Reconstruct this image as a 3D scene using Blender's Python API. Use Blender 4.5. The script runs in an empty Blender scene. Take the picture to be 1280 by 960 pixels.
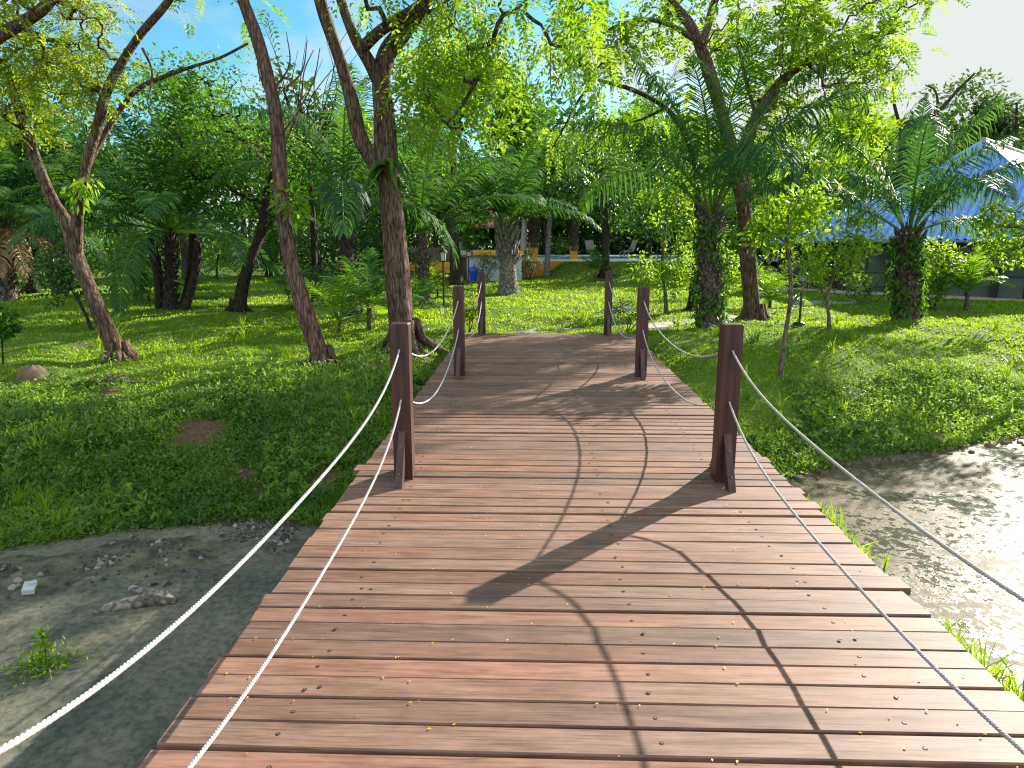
import bpy, math, random
import numpy as np
from mathutils import Vector

random.seed(7)
rng = np.random.default_rng(7)
scene = bpy.context.scene
col = scene.collection

# ------------------------------------------------------------------ camera, sky, sun, exposure
FPX, CH = 880.0, 2.026
PITCH, YAW = math.radians(11.56), math.radians(1.658)
cam_d = bpy.data.cameras.new("camera")
cam_d.sensor_width = 36.0
cam_d.lens = 36.0 * FPX / 1280.0
cam_d.clip_start, cam_d.clip_end = 0.05, 3000.0
cam = bpy.data.objects.new("camera", cam_d)
cam.location = (0, 0, CH)
cam.rotation_euler = (math.pi / 2 - PITCH, 0, YAW)
col.objects.link(cam)
scene.camera = cam

SUN_EL, SUN_AZ = math.radians(25.0), math.radians(42.6)     # azimuth clockwise from +Y
world = bpy.data.worlds.new("World")
scene.world = world
world.use_nodes = True
wn, wl = world.node_tree.nodes, world.node_tree.links
wn.clear()
sky = wn.new("ShaderNodeTexSky"); sky.sky_type = 'NISHITA'; sky.sun_disc = False
sky.sun_elevation = SUN_EL; sky.sun_rotation = SUN_AZ
sky.air_density = 1.0; sky.dust_density = 0.6; sky.ozone_density = 1.6
bg = wn.new("ShaderNodeBackground"); bg.inputs[1].default_value = 0.15
wo = wn.new("ShaderNodeOutputWorld")
tcw = wn.new("ShaderNodeTexCoord")
mpw = wn.new("ShaderNodeMapping"); mpw.inputs['Scale'].default_value = (1.6, 1.6, 4.2)
nzw = wn.new("ShaderNodeTexNoise"); nzw.inputs['Scale'].default_value = 1.7; nzw.inputs['Detail'].default_value = 7; nzw.inputs['Roughness'].default_value = .55
mrw = wn.new("ShaderNodeMapRange"); mrw.inputs[1].default_value = .48; mrw.inputs[2].default_value = .68
mxw = wn.new("ShaderNodeMix"); mxw.data_type = 'RGBA'

wl.new(tcw.outputs['Generated'], mpw.inputs[0]); wl.new(mpw.outputs[0], nzw.inputs[0])
dtw = wn.new("ShaderNodeVectorMath"); dtw.operation = 'DOT_PRODUCT'; dtw.inputs[1].default_value = (math.sin(SUN_AZ + .1), math.cos(SUN_AZ + .1), .15)
maw = wn.new("ShaderNodeMapRange"); maw.inputs[1].default_value = .72; maw.inputs[2].default_value = .97; maw.inputs[4].default_value = .34     # a cloud bank on the sun's side
adw = wn.new("ShaderNodeMath"); adw.operation = 'ADD'
wl.new(tcw.outputs['Generated'], dtw.inputs[0]); wl.new(dtw.outputs['Value'], maw.inputs[0]); wl.new(maw.outputs[0], adw.inputs[0]); wl.new(nzw.outputs[0], adw.inputs[1])
wl.new(adw.outputs[0], mrw.inputs[0]); wl.new(mrw.outputs[0], mxw.inputs[0])
hsw = wn.new("ShaderNodeHueSaturation"); hsw.inputs[0].default_value = .487; hsw.inputs[1].default_value = 1.08; hsw.inputs[2].default_value = .47
tnw = wn.new("ShaderNodeMix"); tnw.data_type = 'RGBA'; tnw.blend_type = 'MULTIPLY'; tnw.inputs[0].default_value = 1; tnw.inputs[7].default_value = (.60, .90, 1.0, 1)
wl.new(sky.outputs[0], tnw.inputs[6]); wl.new(tnw.outputs[2], hsw.inputs[4]); wl.new(hsw.outputs[0], mxw.inputs[6])
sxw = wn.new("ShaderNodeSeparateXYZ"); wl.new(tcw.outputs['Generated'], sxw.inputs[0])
mbw = wn.new("ShaderNodeMapRange"); mbw.inputs[1].default_value = .15; mbw.inputs[2].default_value = -.25; wl.new(sxw.outputs[1], mbw.inputs[0])   # unseen brighter cloud added behind the viewer as fill light for shaded faces
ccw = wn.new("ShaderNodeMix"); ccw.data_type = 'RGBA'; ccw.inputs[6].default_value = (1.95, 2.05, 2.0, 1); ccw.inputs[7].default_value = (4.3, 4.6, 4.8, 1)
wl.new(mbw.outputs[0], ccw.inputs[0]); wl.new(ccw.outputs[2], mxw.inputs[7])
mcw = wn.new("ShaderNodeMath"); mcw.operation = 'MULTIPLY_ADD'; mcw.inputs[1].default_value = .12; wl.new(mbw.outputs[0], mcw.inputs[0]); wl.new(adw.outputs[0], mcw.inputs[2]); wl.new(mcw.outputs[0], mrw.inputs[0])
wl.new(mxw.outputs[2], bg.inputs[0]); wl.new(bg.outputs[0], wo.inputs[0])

sd = bpy.data.lights.new("sun", 'SUN'); sd.energy = 5.0; sd.angle = math.radians(0.55); sd.color = (1.0, .92, .80)
so = bpy.data.objects.new("sun", sd)
to_sun = Vector((math.sin(SUN_AZ) * math.cos(SUN_EL), math.cos(SUN_AZ) * math.cos(SUN_EL), math.sin(SUN_EL)))
so.rotation_euler = to_sun.to_track_quat('Z', 'Y').to_euler()
so.location = (30, 30, 30)
col.objects.link(so)

vs = scene.view_settings
vs.view_transform = 'Standard'; vs.look = 'None'; vs.gamma = 1.0; vs.use_curve_mapping = False
vs.exposure = 1.5
cy = scene.cycles
cy.max_bounces = 7; cy.diffuse_bounces = 4; cy.glossy_bounces = 3; cy.transmission_bounces = 4; cy.transparent_max_bounces = 6
cy.caustics_reflective = False; cy.caustics_refractive = False
cy.use_denoising = True
cy.filter_width = 1.15
cy.sample_clamp_indirect = 6.0

# ------------------------------------------------------------------ site survey: photo pixel (1280x960) -> place
_R = np.array([math.cos(YAW), math.sin(YAW), 0.0])
_F = np.array([-math.sin(YAW) * math.cos(PITCH), math.cos(YAW) * math.cos(PITCH), -math.sin(PITCH)])
_U = np.cross(_R, _F)
_C = np.array([0, 0, CH])
def ray(px, py):
    return _R * (px - 640) / FPX + _U * (480 - py) / FPX + _F
def A(px, py, Y):
    r = ray(px, py); return _C + r * (Y / r[1])

WATER_Z = -1.2
SHX = np.array([-400, -60, -25, -12, -7.5, -5.6, -4.6, -3.4, -2.5, -1.0, 1.5, 2.6, 3.5, 4.65, 5.9, 8.2, 14, 40, 400.])
SHY = np.array([2, 2, 3.2, 5.0, 6.0, 6.75, 7.3, 7.55, 7.5, 7.6, 8.0, 8.5, 9.25, 10.0, 10.45, 11.5, 13.5, 16, 16.])
def shore(x): return np.interp(x, SHX, SHY)
def sstep(t): t = np.clip(t, 0, 1); return t * t * (3 - 2 * t)
def lump(x, y):
    return (.05 * np.sin(x * 1.3 + .7 * y) + .04 * np.sin(y * 1.7 - x * .6 + 1.1) + .03 * np.sin(x * 2.9 + 1.3) * np.sin(y * 2.3)
            + .02 * np.sin(x * 5.1 + y * 3.3) + .015 * np.sin(y * 7.1 - x * 4.2))
def zg(x, y):
    x = np.asarray(x, float); y = np.asarray(y, float)
    t = y - shore(x)
    rise = np.where(x < 0, 6.2, 5.0)
    z = WATER_Z + 1.12 * sstep((t + .2) / rise) ** .85
    z = z + lump(x, y) * np.clip(.5 + t * .3, .25, 1) * np.where(y > 20, .6, 1)
    z = np.where(t < 0, np.maximum(WATER_Z + t * .22, WATER_Z - .7) + lump(x, y) * .5 * np.exp(t * .6), z)
    # mud flats on the left, two earth mounds along the right side of the deck
    fl = (x < -1.6) * np.exp(-((t + .8) / .85) ** 2)
    z = np.where((t < .25) & (x < -1.6), np.maximum(z, WATER_Z - .06 + fl * (.10 + .06 * np.sin(x * 2.3 + 1.5 * np.sin(y * 2.1)) * np.sin(y * 3.1 + x) + .035 * np.sin(x * 7 + y * 2) * np.sin(y * 9 - x * 3))), z)
    z = np.maximum(z, WATER_Z - .3 + 1.15 * np.exp(-((x - 2.46) / .28) ** 2 - ((y - 5.65) / .62) ** 2))
    z = np.maximum(z, WATER_Z - .3 + 1.15 * np.exp(-((x - 2.50) / .28) ** 2 - ((y - 3.6) / .60) ** 2))
    z = z - .02
    # keep the ground under the deck
    under = np.exp(-(np.clip(np.abs(x - .35) - 1.9, 0, 9) / .6) ** 2) * (y < 15.6)
    z = z - under * np.clip((z + .42), 0, 1) * 1.0
    # slope up to the pool terrace
    m = sstep((x - .5) / 1.5) * (1 - sstep((x - 13) / 3.0))
    z = z + m * .82 * sstep((y - 37.0) / 6.0)
    # behind the camera the pond ends in a bank
    z = z + sstep((-4 - y) / 6) * 1.2
    return z
def GH(px, py):
    """where the sight line to a photo pixel meets the ground"""
    r = ray(px, py); s = 1.5
    while s < 200:
        p = _C + r * s
        if p[2] <= zg(p[0], p[1]): break
        s += .08 * (1 + s * .03)
    lo, hi = s - .08 * (1 + s * .03), s
    for i in range(10):
        md = (lo + hi) / 2; p = _C + r * md
        if p[2] <= zg(p[0], p[1]): hi = md
        else: lo = md
    p = _C + r * hi; p[2] = zg(p[0], p[1]); return p
def pnoise(x, y, s): return (np.sin(x * s + 1.7 * np.sin(y * s * .7)) + np.sin(y * s * 1.3 + 1.3 * np.sin(x * s * .9 + 2)) + np.sin((x + y) * s * .6 + 1)) / 3
def soil(x, y):
    """bare earth patches on the banks and, fewer, on the lawn"""
    t = y - shore(x); near = np.where(x < 0, sstep((6.5 - t) / 3), sstep((2.0 - t) / 1.5) * .6)
    v = pnoise(x, y, 2.3) * .55 + pnoise(x * 1.3 + 5, y, 5.1) * .35 + .25 * pnoise(x, y, 11)
    return np.clip((v - .55 + .36 * near) * 3.0, 0, 1)
def on_ground(px, Y):
    """ground point at world depth Y on the photo column px (column read at the horizon)"""
    p = A(px, 330, Y); p[2] = zg(p[0], Y); return p

# ------------------------------------------------------------------ materials
def mat(name):
    m = bpy.data.materials.new(name); m.use_nodes = True
    n, l = m.node_tree.nodes, m.node_tree.links
    b = n['Principled BSDF']
    return m, n, l, b
def plain(name, c, rough=.7, metal=0, noise=0, scale=8, bump=0):
    m, n, l, b = mat(name)
    b.inputs['Roughness'].default_value = rough; b.inputs['Metallic'].default_value = metal
    b.inputs['Base Color'].default_value = (*c, 1)
    if noise:
        tc = n.new("ShaderNodeTexCoord"); nz = n.new("ShaderNodeTexNoise")
        nz.inputs['Scale'].default_value = scale; nz.inputs['Detail'].default_value = 6
        l.new(tc.outputs['Object'], nz.inputs[0])
        r = n.new("ShaderNodeValToRGB")
        r.color_ramp.elements[0].position = .3; r.color_ramp.elements[1].position = .7
        r.color_ramp.elements[0].color = (*[v * (1 - noise) for v in c], 1); r.color_ramp.elements[1].color = (*[min(1, v * (1 + noise)) for v in c], 1)
        l.new(nz.outputs[0], r.inputs[0]); l.new(r.outputs[0], b.inputs['Base Color'])
        if bump:
            bp = n.new("ShaderNodeBump"); bp.inputs['Strength'].default_value = bump; bp.inputs['Distance'].default_value = .02
            l.new(nz.outputs[0], bp.inputs['Height']); l.new(bp.outputs[0], b.inputs['Normal'])
    return m
def leafmat(name, c1, c2, trans=.45, tcol=None, rough=.45, spec=.35):
    """leaf: colour varies per leaf by the 'tint' attribute; thin and translucent"""
    m, n, l, b = mat(name)
    at = n.new("ShaderNodeAttribute"); at.attribute_name = 'tint'
    mx = n.new("ShaderNodeMix"); mx.data_type = 'RGBA'
    mx.inputs[6].default_value = (*c1, 1); mx.inputs[7].default_value = (*c2, 1)
    l.new(at.outputs['Fac'], mx.inputs[0])
    l.new(mx.outputs[2], b.inputs['Base Color'])
    b.inputs['Roughness'].default_value = rough; b.inputs['Specular IOR Level'].default_value = spec
    tr = n.new("ShaderNodeBsdfTranslucent")
    mt = n.new("ShaderNodeMix"); mt.data_type = 'RGBA'; mt.blend_type = 'MULTIPLY'; mt.inputs[0].default_value = 1
    mt.inputs[7].default_value = (*(tcol or (2.6, 2.2, .9)), 1); mt.clamp_result = False
    l.new(mx.outputs[2], mt.inputs[6]); l.new(mt.outputs[2], tr.inputs[0])
    ms = n.new("ShaderNodeMixShader"); ms.inputs[0].default_value = trans
    l.new(b.outputs[0], ms.inputs[1]); l.new(tr.outputs[0], ms.inputs[2])
    l.new(ms.outputs[0], n['Material Output'].inputs[0])
    return m
def barkmat(name, c1, c2, c3=None, sx=13, sz=2.2, bump=1.0, patch=.0):
    m, n, l, b = mat(name)
    tc = n.new("ShaderNodeTexCoord"); mp = n.new("ShaderNodeMapping"); mp.inputs['Scale'].default_value = (sx, sx, sz)
    l.new(tc.outputs['Object'], mp.inputs[0])
    nz = n.new("ShaderNodeTexNoise"); nz.inputs['Scale'].default_value = 1.8; nz.inputs['Detail'].default_value = 9; nz.inputs['Roughness'].default_value = .62
    l.new(mp.outputs[0], nz.inputs[0])
    vo = n.new("ShaderNodeTexVoronoi"); vo.feature = 'DISTANCE_TO_EDGE'; vo.inputs['Scale'].default_value = 1.3
    wv = n.new("ShaderNodeMix"); wv.data_type = 'RGBA'; wv.blend_type = 'ADD'; wv.inputs[0].default_value = .55
    l.new(mp.outputs[0], wv.inputs[6]); l.new(nz.outputs['Color'], wv.inputs[7]); l.new(wv.outputs[2], vo.inputs[0])
    r = n.new("ShaderNodeValToRGB"); e = r.color_ramp.elements
    e[0].position = .33; e[0].color = (*c1, 1); e[1].position = .66; e[1].color = (*c2, 1)
    l.new(nz.outputs[0], r.inputs[0])
    big = n.new("ShaderNodeTexNoise"); big.inputs['Scale'].default_value = 1.3; big.inputs['Detail'].default_value = 3
    l.new(tc.outputs['Object'], big.inputs[0])
    mx = n.new("ShaderNodeMix"); mx.data_type = 'RGBA'; mx.inputs[7].default_value = (*(c3 or c2), 1)
    mr = n.new("ShaderNodeMapRange"); mr.inputs[1].default_value = .52; mr.inputs[2].default_value = .68; mr.inputs[4].default_value = .6
    l.new(big.outputs[0], mr.inputs[0]); l.new(mr.outputs[0], mx.inputs[0]); l.new(r.outputs[0], mx.inputs[6])
    ck = n.new("ShaderNodeMapRange"); ck.inputs[1].default_value = .02; ck.inputs[2].default_value = .16; ck.inputs[3].default_value = .38; l.new(vo.outputs[0], ck.inputs[0])
    mk = n.new("ShaderNodeMix"); mk.data_type = 'RGBA'; mk.blend_type = 'MULTIPLY'; mk.inputs[0].default_value = 1; l.new(mx.outputs[2], mk.inputs[6]); l.new(ck.outputs[0], mk.inputs[7])
    l.new(mk.outputs[2], b.inputs['Base Color']); b.inputs['Roughness'].default_value = .9; b.inputs['Specular IOR Level'].default_value = .15
    ad = n.new("ShaderNodeMath"); ad.operation = 'MULTIPLY_ADD'; ad.inputs[1].default_value = .9
    l.new(vo.outputs[0], ad.inputs[0]); l.new(nz.outputs[0], ad.inputs[2])
    bp = n.new("ShaderNodeBump"); bp.inputs['Strength'].default_value = bump; bp.inputs['Distance'].default_value = .05
    l.new(ad.outputs[0], bp.inputs['Height']); l.new(bp.outputs[0], b.inputs['Normal'])
    return m

M = {}
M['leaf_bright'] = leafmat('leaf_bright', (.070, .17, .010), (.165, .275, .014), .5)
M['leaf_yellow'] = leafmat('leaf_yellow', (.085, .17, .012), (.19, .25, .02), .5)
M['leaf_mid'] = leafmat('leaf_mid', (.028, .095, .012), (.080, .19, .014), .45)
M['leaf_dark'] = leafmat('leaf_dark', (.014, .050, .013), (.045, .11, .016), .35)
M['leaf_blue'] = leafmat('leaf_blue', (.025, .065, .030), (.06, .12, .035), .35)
M['palm'] = leafmat('palm_leaf', (.016, .062, .030), (.055, .14, .028), .42, rough=.55, spec=.16)
M['palm_light'] = leafmat('palm_light', (.06, .15, .015), (.14, .25, .02), .5, rough=.35, spec=.45)
M['palm_dry'] = leafmat('palm_dry', (.16, .10, .05), (.26, .17, .08), .25)
M['weed'] = leafmat('weed', (.045, .115, .028), (.155, .26, .040), .5)
M['grass'] = leafmat('grass_blade', (.070, .155, .008), (.185, .295, .015), .5)
M['petal'] = leafmat('petal', (.55, .30, .02), (.7, .45, .05), .3)
M['bark_brown'] = barkmat('bark_brown', (.050, .032, .022), (.235, .155, .105), (.165, .155, .10))
M['bark_grey'] = barkmat('bark_grey', (.08, .06, .05), (.30, .24, .19), (.22, .20, .18))
M['bark_dark'] = barkmat('bark_dark', (.025, .018, .015), (.09, .065, .05), (.07, .06, .055))
M['bark_red'] = barkmat('bark_red', (.07, .04, .03), (.26, .16, .12), (.2, .15, .13))
M['bark_pale'] = barkmat('bark_pale', (.16, .14, .13), (.42, .37, .34), (.30, .27, .27), sx=5, sz=5)
M['palm_trunk'] = barkmat('palm_trunk', (.045, .032, .025), (.23, .18, .15), (.16, .14, .12), sx=7, sz=5, bump=1)
M['rope'] = plain('rope', (.37, .35, .335), .85, noise=.18, scale=60)
M['white'] = plain('white_paint', (.72, .72, .74), .6, noise=.06)
M['greywall'] = plain('pale_render', (.46, .50, .50), .8, noise=.1)
M['yellow'] = plain('yellow_paint', (.72, .36, .03), .6, noise=.15)
M['orange'] = plain('orange_plaster', (.70, .30, .05), .75, noise=.25, scale=3)
M['brownwall'] = plain('brown_wall', (.10, .075, .06), .8, noise=.2)
M['beige'] = plain('beige_wall', (.36, .33, .27), .8, noise=.12)
M['pink'] = plain('pink_concrete', (.46, .34, .28), .85, noise=.15)
M['black'] = plain('black_metal', (.012, .012, .014), .4)
M['darkwood'] = plain('dark_timber', (.022, .015, .015), .55, noise=.3)
M['blueplastic'] = plain('blue_plastic', (.015, .06, .65), .35)
M['lampglass'] = plain('lamp_glass', (.6, .6, .58), .15)
M['bark_cut'] = plain('driftwood_grey', (.30, .26, .23), .9, noise=.4, scale=14, bump=.6)
M['soil'] = plain('soil', (.13, .085, .055), .95, noise=.4, scale=5, bump=.8)
M['stone'] = plain('stone', (.24, .225, .20), .85, noise=.3, scale=7, bump=.5)
M['orange_cap'] = plain('weathered_ridge_cap', (.50, .36, .28), .7, noise=.5, scale=2)
M['tile'] = plain('clay_tile', (.42, .17, .12), .7, noise=.35, scale=14)
M['glass'] = plain('window_glass', (.10, .12, .12), .05)
M['glass'].node_tree.nodes['Principled BSDF'].inputs['Specular IOR Level'].default_value = .8
M['interior'] = plain('dim_interior', (.045, .04, .038), .8, noise=.4, scale=1.5)

def deckmat():
    m, n, l, b = mat('deck_timber')
    tc = n.new("ShaderNodeTexCoord"); at = n.new("ShaderNodeAttribute"); at.attribute_name = 'tint'
    mp = n.new("ShaderNodeMapping"); mp.inputs['Scale'].default_value = (1.1, 15, 15)
    ofs = n.new("ShaderNodeCombineXYZ"); mul = n.new("ShaderNodeMath"); mul.operation = 'MULTIPLY'; mul.inputs[1].default_value = 91.7
    l.new(at.outputs['Fac'], mul.inputs[0]); l.new(mul.outputs[0], ofs.inputs[0]); l.new(ofs.outputs[0], mp.inputs['Location'])
    l.new(tc.outputs['Object'], mp.inputs[0])
    nz = n.new("ShaderNodeTexNoise"); nz.inputs['Scale'].default_value = 1.6; nz.inputs['Detail'].default_value = 8; nz.inputs['Roughness'].default_value = .6; nz.inputs['Distortion'].default_value = .6
    l.new(mp.outputs[0], nz.inputs[0])
    r = n.new("ShaderNodeValToRGB"); e = r.color_ramp.elements
    e[0].position = .28; e[0].color = (.115, .066, .046, 1); e[1].position = .78; e[1].color = (.255, .168, .128, 1)
    el = e.new(.5); el.color = (.200, .117, .084, 1)
    l.new(nz.outputs[0], r.inputs[0])
    # weathered grey / reddish variation per plank and in broad patches
    big = n.new("ShaderNodeTexNoise"); big.inputs['Scale'].default_value = 1.1; big.inputs['Detail'].default_value = 4
    mp2 = n.new("ShaderNodeMapping"); mp2.inputs['Scale'].default_value = (1, 2.4, 1)
    l.new(tc.outputs['Object'], mp2.inputs[0]); l.new(mp2.outputs[0], big.inputs[0])
    addm = n.new("ShaderNodeMath"); addm.operation = 'MULTIPLY_ADD'; addm.inputs[1].default_value = .75
    l.new(at.outputs['Fac'], addm.inputs[0]); l.new(big.outputs[0], addm.inputs[2])
    mr = n.new("ShaderNodeMapRange"); mr.inputs[1].default_value = .45; mr.inputs[2].default_value = 1.15
    l.new(addm.outputs[0], mr.inputs[0])
    mx = n.new("ShaderNodeMix"); mx.data_type = 'RGBA'; mx.blend_type = 'MULTIPLY'; mx.inputs[0].default_value = 1
    r2 = n.new("ShaderNodeValToRGB"); e2 = r2.color_ramp.elements
    e2[0].color = (1.08, .90, .80, 1); e2[1].color = (.95, .96, .95, 1); e3 = e2.new(.5); e3.color = (1.0, .96, .92, 1)
    l.new(mr.outputs[0], r2.inputs[0]); l.new(r.outputs[0], mx.inputs[6]); l.new(r2.outputs[0], mx.inputs[7])
    stn = n.new("ShaderNodeTexNoise"); stn.inputs['Scale'].default_value = 2.6; stn.inputs['Detail'].default_value = 9; stn.inputs['Roughness'].default_value = .7
    l.new(mp2.outputs[0], stn.inputs[0])
    sm = n.new("ShaderNodeMapRange"); sm.inputs[1].default_value = .36; sm.inputs[2].default_value = .58; sm.inputs[3].default_value = .74; sm.inputs[4].default_value = 1.05
    l.new(stn.outputs[0], sm.inputs[0])
    sq = n.new("ShaderNodeMix"); sq.data_type = 'RGBA'; sq.blend_type = 'MULTIPLY'; sq.inputs[0].default_value = 1
    l.new(mx.outputs[2], sq.inputs[6]); l.new(sm.outputs[0], sq.inputs[7])
    # each board its own tone; fine dark checks along the grain
    wnz = n.new("ShaderNodeTexWhiteNoise"); wnz.noise_dimensions = '1D'; l.new(mul.outputs[0], wnz.inputs['W'])
    wm = n.new("ShaderNodeMapRange"); wm.inputs[3].default_value = .74; wm.inputs[4].default_value = 1.18; l.new(wnz.outputs['Value'], wm.inputs[0])
    mp3 = n.new("ShaderNodeMapping"); mp3.inputs['Scale'].default_value = (2.2, 70, 70); l.new(ofs.outputs[0], mp3.inputs['Location']); l.new(tc.outputs['Object'], mp3.inputs[0])
    fg = n.new("ShaderNodeTexNoise"); fg.inputs['Scale'].default_value = 1.5; fg.inputs['Detail'].default_value = 5; l.new(mp3.outputs[0], fg.inputs[0])
    fm_ = n.new("ShaderNodeMapRange"); fm_.inputs[1].default_value = .33; fm_.inputs[2].default_value = .46; fm_.inputs[3].default_value = .55; l.new(fg.outputs[0], fm_.inputs[0])
    w2 = n.new("ShaderNodeMath"); w2.operation = 'MULTIPLY'; l.new(wm.outputs[0], w2.inputs[0]); l.new(fm_.outputs[0], w2.inputs[1])
    sv = n.new("ShaderNodeMix"); sv.data_type = 'RGBA'; sv.blend_type = 'MULTIPLY'; sv.inputs[0].default_value = 1
    l.new(sq.outputs[2], sv.inputs[6]); l.new(w2.outputs[0], sv.inputs[7])
    l.new(sv.outputs[2], b.inputs['Base Color'])
    b.inputs['Roughness'].default_value = .62; b.inputs['Specular IOR Level'].default_value = .3
    bp = n.new("ShaderNodeBump"); bp.inputs['Strength'].default_value = .35; bp.inputs['Distance'].default_value = .006
    l.new(nz.outputs[0], bp.inputs['Height']); l.new(bp.outputs[0], b.inputs['Normal'])
    return m
M['deck'] = deckmat()
def postmat():
    m, n, l, b = mat('post_hardwood')
    tc = n.new("ShaderNodeTexCoord"); mp = n.new("ShaderNodeMapping"); mp.inputs['Scale'].default_value = (16, 16, 1.3)
    l.new(tc.outputs['Object'], mp.inputs[0])
    nz = n.new("ShaderNodeTexNoise"); nz.inputs['Scale'].default_value = 1.5; nz.inputs['Detail'].default_value = 8
    l.new(mp.outputs[0], nz.inputs[0])
    r = n.new("ShaderNodeValToRGB"); e = r.color_ramp.elements
    e[0].position = .3; e[0].color = (.007, .005, .006, 1); e[1].position = .85; e[1].color = (.105, .027, .018, 1)
    l.new(nz.outputs[0], r.inputs[0]); l.new(r.outputs[0], b.inputs['Base Color'])
    b.inputs['Roughness'].default_value = .45
    bp = n.new("ShaderNodeBump"); bp.inputs['Strength'].default_value = .3; bp.inputs['Distance'].default_value = .01
    l.new(nz.outputs[0], bp.inputs['Height']); l.new(bp.outputs[0], b.inputs['Normal'])
    return m
M['post'] = postmat()
def groundmat():
    m, n, l, b = mat('ground')
    tc = n.new("ShaderNodeTexCoord"); at = n.new("ShaderNodeAttribute"); at.attribute_name = 'tint'   # tint: 1 = mud at the waterline
    def noise(s, d=6, r=.6):
        z = n.new("ShaderNodeTexNoise"); z.inputs['Scale'].default_value = s; z.inputs['Detail'].default_value = d; z.inputs['Roughness'].default_value = r
        l.new(tc.outputs['Object'], z.inputs[0]); return z
    def ramp(src, p0, c0, p1, c1):
        r = n.new("ShaderNodeValToRGB"); e = r.color_ramp.elements
        e[0].position = p0; e[0].color = (*c0, 1); e[1].position = p1; e[1].color = (*c1, 1); l.new(src, r.inputs[0]); return r
    fine = noise(14, 8, .7); mid = noise(.9, 6); patch = noise(.45, 7, .65)
    gr = ramp(fine.outputs[0], .35, (.050, .105, .008), .7, (.125, .195, .014))
    so_ = ramp(fine.outputs[0], .35, (.075, .047, .028), .7, (.17, .11, .07))
    sat = n.new("ShaderNodeAttribute"); sat.attribute_name = 'soil'
    spa = n.new("ShaderNodeMath"); spa.operation = 'MULTIPLY_ADD'; spa.inputs[1].default_value = .30; l.new(sat.outputs['Fac'], spa.inputs[0]); l.new(patch.outputs[0], spa.inputs[2])
    sp = n.new("ShaderNodeMapRange"); sp.inputs[1].default_value = .62; sp.inputs[2].default_value = .72
    l.new(spa.outputs[0], sp.inputs[0])
    m1 = n.new("ShaderNodeMix"); m1.data_type = 'RGBA'
    l.new(sp.outputs[0], m1.inputs[0]); l.new(gr.outputs[0], m1.inputs[6]); l.new(so_.outputs[0], m1.inputs[7])
    mudc = ramp(noise(3.5, 8, .7).outputs[0], .36, (.055, .055, .040), .64, (.20, .185, .12))
    ad = n.new("ShaderNodeMath"); ad.operation = 'MULTIPLY_ADD'; ad.inputs[1].default_value = 1.0
    sb = n.new("ShaderNodeMath"); sb.operation = 'MULTIPLY_ADD'; sb.inputs[1].default_value = .9; sb.inputs[2].default_value = -.45
    l.new(noise(2.2, 6).outputs[0], sb.inputs[0]); l.new(at.outputs['Fac'], ad.inputs[0]); l.new(sb.outputs[0], ad.inputs[2])
    mm = n.new("ShaderNodeMapRange"); mm.inputs[1].default_value = .40; mm.inputs[2].default_value = .58
    l.new(ad.outputs[0], mm.inputs[0])
    m2 = n.new("ShaderNodeMix"); m2.data_type = 'RGBA'
    l.new(mm.outputs[0], m2.inputs[0]); l.new(m1.outputs[2], m2.inputs[6]); l.new(mudc.outputs[0], m2.inputs[7])
    l.new(m2.outputs[2], b.inputs['Base Color']); b.inputs['Roughness'].default_value = .9; b.inputs['Specular IOR Level'].default_value = .2
    bp = n.new("ShaderNodeBump"); bp.inputs['Strength'].default_value = .8; bp.inputs['Distance'].default_value = .06
    l.new(fine.outputs[0], bp.inputs['Height']); l.new(bp.outputs[0], b.inputs['Normal'])
    return m
M['ground'] = groundmat()
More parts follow.
